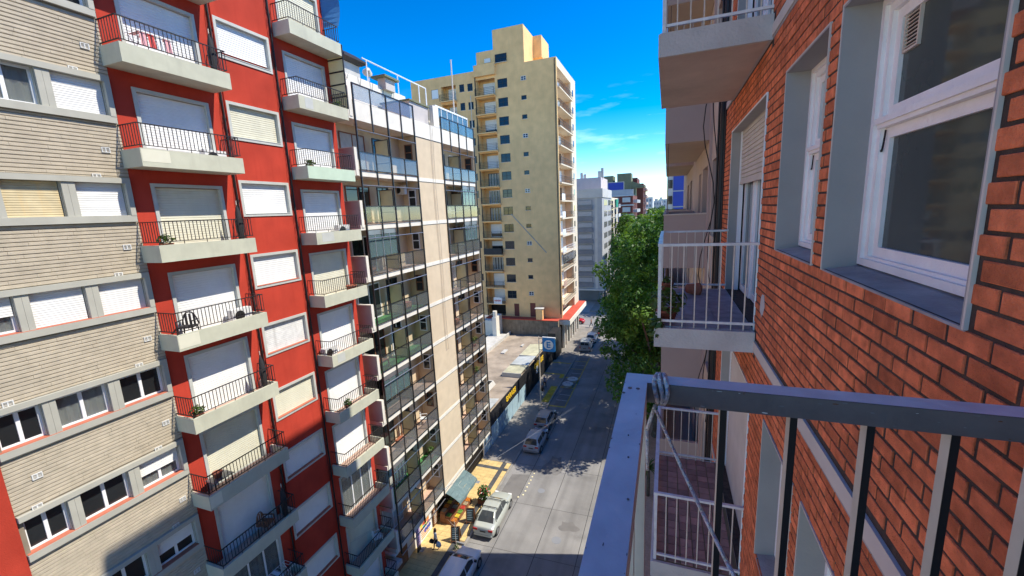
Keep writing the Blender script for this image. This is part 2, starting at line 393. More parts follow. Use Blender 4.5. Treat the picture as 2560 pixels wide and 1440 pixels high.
wallX(m, MX, -4, 7.45, 0, 34, holes, .6)
m.box(BX+.62, 13, -4, 7.45, 0, 33.9)
m.quad((MX, 7.45, 0), (13, 7.45, 0), (13, 7.45, 34), (MX, 7.45, 34)); m.quad((MX, -4, 0), (13, -4, 0), (13, -4, 34), (MX, -4, 34))
m.quad((MX, -4, 34), (13, -4, 34), (13, 7.45, 34), (MX, 7.45, 34))
m.build('wall', 'mortar', bb)
# --- bricks
BL, BH, J = .1975, .070, .0135
def brick_mb(l, h):
    q = MB(); c = .0025; d = .014
    A = [(0, 0, 0), (0, l, 0), (0, l, h), (0, 0, h)]; Bv = [(-d+c, 0, 0), (-d+c, l, 0), (-d+c, l, h), (-d+c, 0, h)]
    Cv = [(-d, c, c), (-d, l-c, c), (-d, l-c, h-c), (-d, c, h-c)]
    q.poly(list(reversed(Cv)))
    for i in range(4):
        j = (i+1) % 4; q.quad(A[j], A[i], Bv[i], Bv[j]); q.quad(Bv[j], Bv[i], Cv[i], Cv[j])
    return q
rects = []
blk = holes+bands+[(4.40, 6.76, FZ-.22+k*FP, FZ+.02+k*FP) for k in (-2, -1, 0, 1)]
rng = random.Random(3)
z = CZ-.397-.07*72; ci = 0
while z < CZ+3.3:
    y = .55+(ci % 2)*.108-BL; ci += 1
    while y < 7.44:
        l = BL-.017+rng.uniform(-.004, .004); a, b = max(y, .5), min(y+l, 7.44); segs = [(a, b, z+J/2, z+BH-J/2)]
        for h in blk:
            ns = []
            for (s, e, zb, zt) in segs:
                if h[3] <= zb+.002 or h[2] >= zt-.002 or h[1] <= s or h[0] >= e: ns.append((s, e, zb, zt)); continue
                if h[2] > zb+.03 and h[0] <= s+.01 and h[1] >= e-.01: ns.append((s, e, zb, h[2]-.004)); continue
                if h[3] < zt-.03 and h[0] <= s+.01 and h[1] >= e-.01: ns.append((s, e, h[3]+.004, zt)); continue
                if h[0]-s > .035: ns.append((s, h[0]-.003, zb, zt))
                if e-h[1] > .035: ns.append((h[1]+.003, e, zb, zt))
            segs = ns
        rects += [q for q in segs if q[1]-q[0] > .03 and q[3]-q[2] > .016]
        y += BL
    z += BH
def visarea(q):
    P = [pj((BX, q[i], q[j])) for i, j in ((0, 2), (1, 2), (1, 3), (0, 3))]
    if any(p is None for p in P): return 0
    cx = sum(p[0] for p in P)/4; cy = sum(p[1] for p in P)/4
    if not (0 < cx < 2560 and 0 < cy < 1440): return 0
    return abs(sum(P[i][0]*P[(i+1) % 4][1]-P[(i+1) % 4][0]*P[i][1] for i in range(4)))/2
rects.sort(key=visarea, reverse=True)
bcache = {}
def brick_mesh(l, h, mt):
    key = (round(l*400), round(h*400), mt)
    if key not in bcache: bcache[key] = brick_mb(key[0]/400, key[1]/400).mesh('brick', mt)
    return bcache[key]
for i, q in enumerate(rects[:300]):
    mt = 'brick'
    if q[0] < 1.46 and abs((q[2]+q[3])/2-(CZ-.33)) < .03 and q[1]-q[0] > .1: mt = 'brick_orange'
    place('brick', brick_mesh(q[1]-q[0], q[3]-q[2], mt), bb, (BX+.013+rng.uniform(-.0025, .0020), q[0], q[2]))
m = MB()
for q in rects[300:]:
    s = brick_mb(q[1]-q[0], q[3]-q[2]); i = len(m.v); dx = rng.uniform(-.0015, .0015)
    m.v += [(BX+.013+dx+x, q[0]+y, q[2]+z) for x, y, z in s.v]; m.f += [tuple(i+t for t in f) for f in s.f]; m.m += s.m
tag(m.build('brickwork', 'brick', bb), kind='stuff')
# a repaired patch of cement on the wall
m = MB(); pts = []
for i in range(14):
    t = i/14*2*math.pi; rr = 1+.35*math.sin(3.1*i)+.2*math.cos(5.3*i); pts.append((BX-.004, 4.20+.075*rr*math.cos(t), CZ-.93+.12*rr*math.sin(t)))
m.poly(pts); m.build('cement_patch', 'conc_light', bb)
# --- floor bands, slab edge strip
for k in (-2, -1, 0, 1):
    z = k*FP; m = MB(); m.box(BX-.012, BX+.02, -3, 4.45, CZ-1.44+z, CZ-1.345+z); m.box(BX-.012, BX+.02, 6.72, 7.44, CZ-1.44+z, CZ-1.345+z)
    m.build('floor_band', 'band_cream', bb)
    m = MB(); y = -.5
    while y < 4.4:
        m.box(BX-.005, BX+.015, y, y+.19, CZ-1.462+z, CZ-1.4455+z); y += .2
    m.build('band_edging', 'sill_grey', bb)
# --- windows: reveal lining, sill, frame, sashes, panes
def brick_window(y0, y1, z0, z1, style):
    w = MB(); X0, X1 = BX-.006, BX+.155
    w.box(X0, X1, y0-.001, y0+.012, z0, z1); w.box(X0, X1, y1-.012, y1+.001, z0, z1); w.box(X0, X1, y0+.012, y1-.012, z1-.012, z1)
    win = w.build('window', 'reveal', bb)
    e = MB(); e.box(X0-.002, X0+.010, y0-.007, y0+.002, z0-.006, z1+.006); e.box(X0-.002, X0+.010, y1-.002, y1+.007, z0-.006, z1+.006); e.box(X0-.002, X0+.010, y0+.002, y1-.002, z1-.003, z1+.006)
    e.build('edge_strip', 'band_cream', win)
    s = MB(); s.loft([[(BX-.002, y, z0-.012), (BX-.002, y, z0-.002), (X1+.10, y, z0+.035), (X1+.10, y, z0-.012)] for y in (y0-.002, y1+.002)]); s.build('sill', 'sill_grey', win)
    z0 += .03
    f = MB(); frameX(f, X1-.005, X1+.035, y0+.011, y1-.011, z0, z1-.011, .035); frameX(f, X1+.012, X1+.09, y0+.046, y1-.046, z0+.01, z1-.046, .040)
    zt = z0+(z1-z0)*.54; f.box(X1-.012, X1+.03, y0+.07, y1-.07, zt, zt+.028); f.box(X1+.0, X1+.055, y0+.075, y1-.075, zt-.02, zt)
    f.build('frame', 'white_paint', win)
    for (a, b, nm) in ((z0+.05, zt-.021, 'lower_sash'), (zt+.029, z1-.087, 'upper_sash')):
        s = MB(); frameX(s, X1+.032, X1+.066, y0+.086, y1-.086, a, b, .050); so = s.build(nm, 'white_paint', win)
        g = MB(); g.box(X1+.05, X1+.056, y0+.134, y1-.134, a+.048, b-.048); g.build('pane', 'near_glass', win)
    if style:
        g = MB(); gy = y1-.15; gz = z1-.30
        frameX(g, X1+.036, X1+.0495, gy-.13, gy, gz, gz+.20, .010)
        k_ = MB(); k_.box(X1+.0475, X1+.0495, gy-.12, gy-.01, gz+.01, gz+.19); k_.build('vent_back', 'black', win)
        for i in range(11): g.bar((X1+.042, gy-.12, gz+.02+i*.0165), (X1+.042, gy-.01, gz+.02+i*.0165), .007, .004)
        g.build('vent_grille', 'rail_beige', win)
    c = MB(); yy = y1-.085; pts = [(X1+.022, yy+.02-.05*t, zt-.03-.10*(1-(2*t-1)**2)) for t in [i/10 for i in range(11)]]; c.tube(pts, .0045, 5); c.build('chain', 'black', win)
for k in (-2, -1, 0, 1):
    for n_, h in enumerate(ops[k][:2]): brick_window(*h, n_ == 0)
# --- balcony doors with roller shutters
for k in (-2, -1, 0, 1):
    y0, y1, z0, z1 = ops[k][2]; w = MB(); X0, X1 = BX-.005, BX+.125
    w.box(X0, X1, y0-.001, y0+.012, z0, z1); w.box(X0, X1, y1-.012, y1+.001, z0, z1); w.box(X0, X1, y0+.012, y1-.012, z1-.012, z1)
    d = w.build('balcony_door', 'reveal', bb)
    e = MB(); e.box(X0-.004, X0+.010, y0-.008, y0+.004, z0, z1+.008); e.box(X0-.004, X0+.010, y1-.004, y1+.008, z0, z1+.008); e.box(X0-.004, X0+.010, y0+.004, y1-.004, z1-.005, z1+.008); e.build('edge_strip', 'white_paint', d)
    zs = {0: z1-.68, 1: z1-.4, -1: z0+.03, -2: z0+.03}[k]
    s = MB(); shutterX(s, X1, y0+.05, y1-.05, zs, z1-.012, -1, .05); s.box(X1-.014, X1+.014, y0+.05, y1-.05, zs-.035, zs); s.build('shutter', 'band_cream', d)
    f = MB(); f.box(X1-.02, X1+.03, y0+.011, y0+.05, z0, z1-.012); f.box(X1-.02, X1+.03, y1-.05, y1-.011, z0, z1-.012)
    n2 = 3; ww = (y1-y0-.1)/n2
    for i in range(n2): frameX(f, X1+.05+.02*(i % 2), X1+.09+.02*(i % 2), y0+.05+i*ww, y0+.05+(i+1)*ww, z0+.02, z1-.02, .09)
    f.build('door_frame', 'pvc', d)
    for i in range(n2):
        g = MB(); g.box(X1+.075+.02*(i % 2), X1+.081+.02*(i % 2), y0+.13+i*ww, y0-.03+(i+1)*ww, z0+.1, z1-.1); g.build('pane', 'dark_glass', d)
# --- balconies of the brick building
def brick_balcony(k, floor):
    z = FZ+k*FP; y0, y1 = 4.45, 6.72; b = MB()
    prof = [(-.105, z-.205), (-.105, z-.012), (-.085, z), (BX-.001, z), (BX-.001, z-.205)]
    b.loft([[(x, y, zz) for x, zz in prof] for y in (y0, y1)])
    bo = b.build('balcony', 'balc_conc', bb)
    q = MB(); q.box(-.09, BX-.03, y0+.02, y1-.02, z-.2075, z-.2055); q.build('underside', 'soffit', bo)
    if floor == 'brown':
        tw = .132
        tm = MB().box(0, tw-.006, 0, tw-.006, 0, .008).mesh('floor_tile', 'balc_tile_brown')
        base = MB(); base.box(-.055, BX-.004, y0+.03, y1-.03, z+.0005, z+.002); base.build('grout', 'tile_grout', bo)
        for i in range(6):
            for j in range(16): place('floor_tile', tm, bo, (-.05+i*(tw+.008), y0+.05+j*(tw+.004), z+.0025))
    else:
        tw = .30; tm = MB().box(0, tw-.004, 0, tw-.004, 0, .008).mesh('floor_tile', 'balc_tile')
        for i in range(3):
            for j in range(7): place('floor_tile', tm, bo, (-.085+i*tw, y0+.06+j*tw, z+.001))
    r = MB(); zt = z+.87; zb = z+.07; xo = -.058
    r.box(xo-.022, xo+.022, y0+.03, y1-.03, zt-.03, zt); 
    for yy in (y0+.05, y1-.05): r.box(xo+.022, BX, yy-.018, yy+.018, zt-.028, zt-.002); r.box(xo+.01, BX, yy-.012, yy+.012, zb-.012, zb+.012)
    r.box(xo-.012, xo+.012, y0+.03, y1-.03, zb-.012, zb+.012)
    for yy in (y0+.05, y1-.05): r.box(xo-.016, xo+.016, yy-.016, yy+.016, z, zt-.03)
    ro = r.build('railing', 'rail_paint', bo)
    m = MB()
    for yy in (y0+.05, y1-.05):
        for i in range(1, 8): m.bar((xo+i*.112, yy, z), (xo+i*.112, yy, zt-.02), .011, .011)
    n = 17
    for i in range(1, n): yy = y0+.05+(y1-y0-.1)*i/n; m.bar((xo, yy, z), (xo, yy, zt-.02), .011, .011)
    m.build('balusters', 'rail_beige', bo)
    return bo
brick_balcony(0, 'grey'); brick_balcony(1, 'grey'); brick_balcony(-1, 'brown'); brick_balcony(-2, 'grey')
# --- the viewer's own balcony: slab and railing
m = MB(); m.box(-.105, BX-.001, -1.4, .93, FZ-.205, FZ); vb = m.build('balcony', 'balc_conc', bb)
rl = thing('balcony_railing', 'near grey painted steel railing with mitred corner in the foreground', 'railing', (-.05, .4, FZ))
ZR = CZ-.352
m = MB(); m.poly([(-.0745, -1.4, ZR), (-.031, -1.4, ZR), (-.031, .834, ZR), (-.0745, .879, ZR)]); m.box(-.0745, -.031, -1.4, .834, ZR-.040, ZR-.0005)
m.poly([(-.0745, .879, ZR-.04), (-.0745, .834, ZR-.04), (-.0745, .834, ZR), (-.0745, .879, ZR)])
o = m.build('top_rail', 'rail_paint', rl)
m = MB(); m.loft([[(-.0742, .8785, z_), (-.031, .8345, z_), (BX+.01, .8345, z_), (BX+.01, .8785, z_)] for z_ in (ZR-.042, ZR-.001)])
o2 = m.build('side_rail', 'rail_dark', rl)
m = MB(); m.quad((-.0742, .8785, ZR), (-.0312, .8345, ZR), (BX, .8345, ZR), (BX, .8785, ZR)); m.build('side_rail_top', 'rail_paint', o2)
for mo in (o,):
    for (yy, xx, rr) in ((.80, -.062, .004), (.80, -.047, .0038), (.775, -.072, .003), (.56, -.045, .0015), (.345, -.055, .0065), (.47, -.038, .0016), (.62, -.05, .0012)):
        q = MB(); q.lathe([(rr, 0), (rr*.9, .0012), (rr*.5, .0016), (0, .0016)], (xx, yy, ZR+.0003), 12); q.build('rivet', 'rail_dark' if rr < .005 else 'rail_paint', mo)
rc = random.Random(17); mat('rust', (.16, .07, .035), .9, .3, 80); mat('chip', (.20, .20, .21), .6, .3, 60)
for k_ in range(16):
    q = MB(); yy = rc.uniform(-.1, .83); xx = rc.choice([-.0735, -.032, rc.uniform(-.072, -.033)]); r1, r2 = rc.uniform(.0004, .0012), rc.uniform(.0004, .003)
    q.poly([(xx+r1*math.cos(t)*rc.uniform(.6, 1.2), yy+r2*math.sin(t)*rc.uniform(.6, 1.2), ZR+.0004) for t in [i/9*2*math.pi for i in range(9)]]); q.build('paint_chip', rc.choice(['chip', 'chip', 'rail_dark', 'rust']), o)
for k_ in range(26):
    q = MB(); xx = rc.uniform(-.02, .8); zz = ZR-rc.choice([.004, .038, rc.uniform(.004, .038)]); r1, r2 = rc.uniform(.001, .006), rc.uniform(.0004, .0014)
    q.poly([(xx+r1*math.cos(t)*rc.uniform(.6, 1.2), .8341, zz+r2*math.sin(t)*rc.uniform(.6, 1.2)) for t in [i/9*2*math.pi for i in range(9)]]); q.build('paint_chip', rc.choice(['chip', 'chip', 'rust', 'rail_paint']), o2)
m = MB(); m.box(-.068, -.033, .836, .872, FZ, ZR-.041); m.build('corner_post', 'rail_beige', rl)
tm = None
for i, xx in enumerate((.105, .222, .338, .452, .562, .675, .785)):
    q = MB(); q.box(xx, xx+.011, .846, .872, FZ+.02, ZR-.041, 0)
    q2 = q.build('baluster', 'rail_beige', rl)
    f = MB(); f.box(xx-.0003, xx+.0113, .8445, .846, FZ+.02, ZR-.041); f.build('front_shade', 'black', q2)  # black sheet puts the shade on the bar's front into its colour
for yy in (.74, .60, .46, .32, .18, .04, -.1):
    q = MB(); q.box(-.062, -.048, yy-.012, yy+.012, FZ+.02, ZR-.041); q.build('baluster', 'rail_beige', rl)
m = MB(); m.box(-.06, BX, .85, .87, FZ+.06, FZ+.08); m.box(-.065, -.045, -1.4, .85, FZ+.06, FZ+.08); m.build('bottom_rail', 'rail_dark', rl)
# rope knotted round the railing corner
rp = thing('rope', 'greyish white rope knotted around the corner of the near railing', 'rope', (-.01, .85, ZR))
m = MB()
for j in range(3):
    c = Vector((-.014+.009*j, .857, ZR-.020)); pts = [c+Vector((.004*math.sin(t*2+j), .030*math.cos(t), .030*math.sin(t))) for t in [i/14*2*math.pi for i in range(15)]]
    m.tube([tuple(p) for p in pts], .0045, 6)
m.tube([(-.015, .832, ZR-.045), (-.03, .83, ZR-.1), (-.028, .828, ZR-.19)], .004, 6)
m.build('knot', 'rope', rp, smooth=True)
P0, P1 = Vector((-.013, .828, CZ-.407)), Vector((.112, .6, CZ-.543)); pts = [P0+(P1-P0)*t+Vector((0, 0, -.02*math.sin(min(t, 1.6)/1.6*math.pi))) for t in [i/8 for i in range(14)]]
m = MB(); m.tube([tuple(p) for p in pts], .0034, 7); m.build('cord', 'rope', rp, smooth=True)
# ================================================================== neighbour: mauve building and what follows on the right
mv = thing('mauve_building', 'mauve grey rendered apartment building with solid balcony parapets beyond the brick one', 'building', (.85, 9, 0))
m = MB(); wh = []
for k in range(-6, 3):
    z = CZ-1.42+k*2.8
    wh += [(8.35, 9.7, z+.75, z+2.25), (10.75, 12.2, z+.1, z+2.25), (12.7, 13.6, z+.9, z+2.2), (17.3, 18.6, z+.1, z+2.25), (19.5, 21, z+.9, z+2.2)]
wallX(m, .85, 7.62, 26, 0, 31, wh, .22, 0, 1)
m.box(1.08, 13, 7.6, 26, 0, 30.95, 0); m.box(2.2, 12, 10.3, 19.3, 30.9, 37, 0); m.box(.85, 2.25, 10.3, 19.3, 31, 37, 0); m.box(.80, .849, 9.86, 10.05, 10, 31, 1); m.box(.81, .849, 8.0, 8.15, 10, 31, 1)
m.quad((.85, 7.62, 0), (.85, 7.62, 31), (1.1, 7.62, 31), (1.1, 7.62, 0)); m.quad((.85, 26, 0), (1.1, 26, 0), (1.1, 26, 31), (.85, 26, 31)); m.quad((.85, 7.62, 31), (.85, 26, 31), (1.1, 26, 31), (1.1, 7.62, 31))
m.build('wall', ['beige', 'mauve'], mv)  # beige wall tone has the warm sunlit bounce painted in
for i, h in enumerate(wh):
    if h[3] < 13: continue
    if h[0] > 10 and i % 3: 
        s = MB(); shutterX(s, 1.02, h[0], h[1], h[2]+.3*(i % 4), h[3], -1, .06); s.build('shutter', 'band_cream', mv)
    g = MB(); frameX(g, 1.03, 1.06, h[0], h[1], h[2], h[3], .05); wo = g.build('window', 'beige_dk', mv)
    g = MB(); g.box(1.065, 1.07, h[0]+.04, h[1]-.04, h[2]+.04, h[3]-.04); g.build('pane', 'dark_glass', wo)
for k in range(-5, 3):
    z = CZ-1.475+k*2.805
    for (a, b) in ((10.4, 15.4), (16.6, 22.5)):
        m = MB(); m.box(-.07, .849, a, b, z, z+.16, 0); m.box(-.07, .02, a, b, z+.16, z+1.22, 0); m.box(.02, .849, a, a+.09, z+.16, z+1.22, 0); m.box(.02, .849, b-.09, b, z+.16, z+1.22, 0)
        bo = m.build('balcony', 'mauve', mv)
        q = MB(); q.box(-.05, .84, a+.02, b-.02, z-.004, z-.001); q.build('underside', 'beige', bo)
        if k == 0:
            q = MB(); q.box(-.085, .86, a-.015, a+.10, z+1.22, z+1.25); q.box(-.085, .03, a+.1, b, z+1.22, z+1.25); q.build('coping', 'soffit', bo)
    m = MB(); m.bar((.0, 10.44, z+1.22), (.0, 10.44, z+2.8), .02); m.build('post', 'beige_dk', mv)
# cables and drainpipe in the joint between the two buildings
dp = thing('cable_bundle', 'black bundle of cables and pipe running down the joint beside the bricks', 'cables', (.78, 7.53, 0))
m = MB(); m.cyl((.79, 7.53, 0), (.79, 7.53, 31), .045, 10); m.cyl((.735, 7.6, 0), (.735, 7.6, 31), .018, 6); m.cyl((.815, 7.47, 0), (.815, 7.47, 31), .02, 6); m.build('pipe', 'black', dp)
m = MB()
for j, (ax, am) in enumerate(((.62, .10), (.70, .05))):
    pts = [(ax+am*math.cos(t*2.4+j), 7.7, CZ+2.4-t*.9) for t in [i/3 for i in range(22)]]; m.tube(pts, .008, 5)
m.build('loose_cable', 'black', dp)
# low buildings behind the trees on the right and a blue fronted block
def plain_block(name, label, x0, x1, y0, y1, z1, mt, face='Y', rows=(), cat='building'):
    t = thing(name, label, cat, ((x0+x1)/2, y0, 0)); return t
lw = thing('low_house', 'low pale house half hidden behind the street trees', 'building', (5, 34, 0))
m = MB(); m.box(1.3, 12, 26.05, 44, 0, 6.2); m.build('wall', 'pale', lw)
m = MB(); m.box(1.15, 12.1, 26.1, 44.1, 6.2, 6.45); m.build('roof', 'red_roof', lw)
for y in (28, 31, 34.5, 38, 41): 
    q = MB(); q.box(1.27, 1.299, y, y+1.4, 1.0 if y != 34.5 else .1, 2.6); q.build('window', 'dark_glass', lw)
lw = thing('corner_house', 'two storey beige corner house behind the farther street trees', 'building', (5, 58, 0))
m = MB(); m.box(1.3, 12, 44.2, 74, 0, 7.2); m.build('wall', 'beige', lw)
m = MB(); m.box(1.1, 12.1, 44.3, 74.1, 7.2, 7.5); m.build('roof', 'concrete', lw)
for y in (46, 49, 53, 56, 60, 64, 68, 71):
    for zz in (.6, 4.2):
        q = MB(); q.box(1.27, 1.299, y, y+1.5, zz, zz+1.9); q.build('window', 'dark_glass', lw)
bl = thing('blue_block', 'distant block with bright blue panelled side wall and white joints', 'building', (1.5, 96, 0))
m = MB(); m.box(-.1, 12, 96, 112, 0, 32, 0); m.build('wall', 'pale', bl)
for i in range(9):
    z = 3+i*3.25; q = MB(); q.box(1.1, 3.6, 95.86, 95.99, z, z+3.02); q.build('panel', 'blue_wall', bl)
    q = MB(); q.box(.15, .95, 95.9, 95.99, z+.5, z+2.2); q.build('window', 'dark_glass', bl)
    q = MB(); q.box(3.8, 6, 95.86, 95.99, z, z+3.02); q.build('panel', 'blue_wall', bl)
# ================================================================== LEFT SIDE
LX = -15.15; RP = 2.82; S0 = 28.12          # facade plane, floor pitch, top of the uppermost fully seen slab
# ---------------------------------------------------------------- red building
rb = thing('red_building', 'tall red rendered apartment building with two columns of pale balconies', 'building', (LX, 12.7, 0))
levels = [S0+RP-RP*k for k in range(12)]     # slab tops, from above the frame downwards
rh = []; doors = []; wins = []
for i, zt in enumerate(levels):
    fl = zt-.30
    if fl < 2: continue
    doors += [(8.72+.10, 11.0-.10, fl, zt+1.80, i, 0), (14.52+.09, 16.82-.09, fl, zt+1.80, i, 1)]
    wins.append((11.65+.10, 13.90-.10, zt-.64+1.41+.12, zt-.64+2.81-.12, i))
rh = [d[:4] for d in doors]+[w[:4] for w in wins]
m = MB(); wallX(m, LX, 8.22, 17.15, 2.3, 36, rh, -.17, 0, 1)
m.box(LX-.17, -27, 8.22, 17.15, 2.3, 35.95, 0); m.quad((LX, 17.15, 2.3), (LX-.2, 17.15, 2.3), (LX-.2, 17.15, 36), (LX, 17.15, 36)); m.quad((LX, 8.22, 2.3), (LX, 8.22, 36), (LX-.2, 8.22, 36), (LX-.2, 8.22, 2.3))
m.quad((LX, 8.22, 36), (LX, 17.15, 36), (LX-.2, 17.15, 36), (LX-.2, 8.22, 36)); m.quad((LX, 8.22, 2.3), (LX-.2, 8.22, 2.3), (LX-.2, 17.15, 2.3), (LX, 17.15, 2.3))
m.build('wall', ['red_wall', 'frame_grey'], rb)
rr = random.Random(11)
for y0, y1, z0, z1, i, c in doors:
    f = MB(); X = LX+.028
    f.box(LX-.16, X, y0-.10, y0+.004, z0, z1+.10); f.box(LX-.16, X, y1-.004, y1+.10, z0, z1+.10); f.box(LX-.16, X, y0+.004, y1-.004, z1-.004, z1+.10)
    d = f.build('balcony_door', 'frame_grey', rb)
    if (i, c) in ((8, 0), (8, 1)):
        s = MB(); n = 16
        for j in range(n*3):
            a = y0+(y1-y0)*j/(n*3); b = y0+(y1-y0)*(j+1)/(n*3); xa = LX-.12+.035*math.sin(j*1.3); xb = LX-.12+.035*math.sin((j+1)*1.3)
            s.quad((xa, a, z0), (xb, b, z0), (xb, b, z1), (xa, a, z1))
        s.build('curtain', 'curtain', d)
        q = MB()
        for t in (0, .34, .66, .97): q.box(LX-.07, LX-.03, y0+(y1-y0)*t, y0+(y1-y0)*t+.06, z0, z1)
        q.build('door_frame', 'pvc', d)
        q = MB(); q.box(LX-.055, LX-.05, y0, y1, z0, z1); q.build('pane', 'pane_grey', d)
    else:
        s = MB(); shutterX(s, LX-.10, y0, y1, z0, z1-.02, 1, .078); s.build('shutter', rr.choice(['shutter_white', 'shutter_white', 'shutter_white', 'shutter_yellow']) if i not in (1, 2) else 'shutter_white', d)
for y0, y1, z0, z1, i in wins:
    f = MB(); frameX(f, LX-.02, LX+.035, y0-.10, y1+.10, z0-.10, z1+.10, .104); w = f.build('window', 'frame_grey', rb)
    s = MB(); s.box(LX-.15, LX+.05, y0, y1, z0-.005, z0+.02); s.build('sill', 'sill_red' if i > 3 else 'frame_grey', w)
    s = MB(); op = .14 if i == 1 else .02
    shutterX(s, LX-.11, y0, y1, z0+op, z1-.004, 1, .078); s.build('shutter', {2: 'shutter_yellow', 5: 'shutter_old', 6: 'shutter_yellow'}.get(i, 'shutter_white'), w)
def railing(mb, xo, xw, y0, y1, zb, zt, sp=.118, bw=.016, m=0):
    """Iron railing round three sides: front at xo, returns to the wall at xw."""
    for z in (zt, zb): 
        mb.bar((xo, y0-.015, z), (xo, y1+.015, z), .032 if z == zt else .022, .03 if z == zt else .022, m)
        for y in (y0, y1): mb.bar((xo-.016, y, z), (xw, y, z), .028, .026, m)
    n = int((y1-y0)/sp)
    for i in range(n+1): y = y0+(y1-y0)*i/n; mb.bar((xo, y, zb-(.09 if i % 6 == 0 else 0)), (xo, y, zt), bw, bw, m)
    n = max(2, int(abs(xo-xw)/sp))
    for y in (y0, y1):
        for i in range(1, n): x = xo+(xw-xo)*i/n; mb.bar((x, y, zb), (x, y, zt), bw, bw, m)
    return mb
for i, zt in enumerate(levels):
    if zt < 2.5: continue
    for c, (y0, y1) in enumerate(((8.13, 11.30), (14.20, 17.08))):
        zb = zt-.52; xf = LX+.89; b = MB()
        b.box(LX+.001, xf, y0, y1, zb, zb+.2); b.box(xf-.09, xf, y0, y1, zb+.2, zt); b.box(LX+.001, xf-.09, y0, y0+.09, zb+.2, zt); b.box(LX+.001, xf-.09, y1-.09, y1, zb+.2, zt)
        bo = b.build('balcony', 'slab_green' if (c == 1 and i == 2) else 'slab', rb)
        q = MB(); q.box(LX+.002, xf-.095, y0+.095, y1-.095, zb+.201, zb+.212); q.build('floor', 'floor_pink', bo)
        if (i+c) % 2 == 0:      # repainted patch
            q = MB(); ya = y0+.02+(.3 if c else 0); q.box(xf+.001, xf+.004, ya, ya+rr.uniform(.4, .8), zb+rr.uniform(.05, .2), zt-.03); q.build('paint_patch', 'frame_grey' if c else 'shutter_yellow', bo)
        r = MB(); railing(r, xf-.045, LX, y0+.05, y1-.05, zt+.09, zt+.70); r.build('railing', 'iron', bo)
# pipes and loose cables on the red facade
for (y, x) in ((11.50, .05), (11.62, .03), (14.06, .05)):
    m = MB(); m.cyl((LX+x, y, 3.0), (LX+x, y, 36), .032 if x > .04 else .018, 8); m.build('drainpipe', 'red_wall' if x < .04 else 'iron', rb)
m = MB(); m2 = MB()
for j in range(3):
    pts = [(LX+.04, 11.42+.09*math.sin(t*1.7+j*2)+.05*j, 34-t*.8) for t in [i*.8 for i in range(38)]]; m.tube(pts, .008, 4)
    pts = [(LX+.05, 13.99+.07*math.sin(t*1.3+j*2.4), 34-t*.8) for t in [i*.8 for i in range(38)]]; m2.tube(pts, .007, 4)
m.build('cable', 'black', rb); m2.build('cable', 'black', rb)
# yellow glazed wind screen on the end wall, blue awning cloth at the very top
m = MB(); q = MB()
for k in range(5):
    z = 28.15+.55*k; m.box(LX-.02, LX+.86, 17.13, 17.148, z+.03, z+.52)
for k in range(6): q.box(LX-.04, LX+.88, 17.11, 17.16, 28.13+.55*k, 28.18+.55*k)
q.box(LX+.86, LX+.90, 17.11, 17.16, 28.13, 30.93)
so = m.build('wind_screen', 'screen_panel', rb); q.build('screen_frame', 'iron', so)
m = MB(); n = 8
for k in range(n):
    a, b = k/n, (k+1)/n; fy = lambda t: 17.2+.22*math.sin(t*3.1)
    m.quad((LX-.1, 17.05, 31.75+1.8*a), (LX+.78, fy(a), 31.75+1.8*a), (LX+.78, fy(b), 31.75+1.8*b), (LX-.1, 17.05, 31.75+1.8*b))
flat('blue_cloth', (.05, .20, .42), .8); m.build('awning_cloth', 'blue_cloth', rb)
# ground floor of the red building
m = MB(); m.box(-16.05, -27, 8.22, 17.9, 0, 2.28); m.build('ground_floor_wall', 'grey_dk', rb)
m = MB(); m.box(-16.0, LX+.25, 8.3, 18.3, 2.02, 2.29); m.build('canopy_slab', 'balc_conc', rb)
for (a, b) in ((9, 10.2), (11, 12.4), (13.2, 14.4), (15.2, 16.0), (16.4, 17.6)):
    f = MB(); frameX(f, -16.06, -16.0, a, b, .35, 1.95, .07); f.box(-16.05, -16.01, (a+b)/2-.03, (a+b)/2+.03, .42, 1.88); w = f.build('shop_window', 'pvc', rb)
    g = MB(); g.box(-16.045, -16.04, a+.07, b-.07, .42, 1.88); g.build('pane', 'dark_glass', w)
m = MB(); m.bar((LX-.4, 17.3, 1.9), (LX-.1, 17.3, 1.9), .04); m.box(LX-.2, LX+.1, 17.15, 17.45, 1.72, 1.88); m.build('wall_lamp', 'iron', rb)
# ---------------------------------------------------------------- tan brick building
tb = thing('tan_building', 'sand coloured brick apartment building with grey window bands', 'building', (LX, 6.2, 0))
rows = [20.58+RP*k for k in range(-6, 5)]     # window sill levels
cols = [(4.40, 5.22), (5.50, 6.60), (6.90, 8.02)]
th = [(c[0], c[1], z, z+.94) for z in rows for c in cols]
m = MB(); wallX(m, LX-.02, 4.30, 8.22, 0, 35.8, th, -.20, 0, 1)
m.box(LX-.22, -27, 4.30, 8.21, 0, 35.7, 0); m.build('wall', ['tan_joint', 'tan_frame'], tb)
m = MB(); zb = 2.0; band = [(4.2, 8.16, z-.19, z+1.10) for z in rows]; rg = random.Random(5)
while zb < 35:
    for a, b, c, d in rect_cut(4.30, 8.215, zb, zb+.093, band):
        if d-c < .03: continue
        y = a
        while y < b-.01:
            l = min(rg.uniform(.7, 1.5), b-y); o = rg.uniform(-.004, .004); t = LX+.004+o
            m.loft([[(LX-.02, yy, c), (t-.006, yy, c+.002), (t, yy, c+.014), (t-.002, yy, d-.010), (LX-.02, yy, d)] for yy in (y, y+l-.004)]); y += l
    zb += .102
tag(m.build('brick_courses', 'tan_brick', tb), kind='stuff')
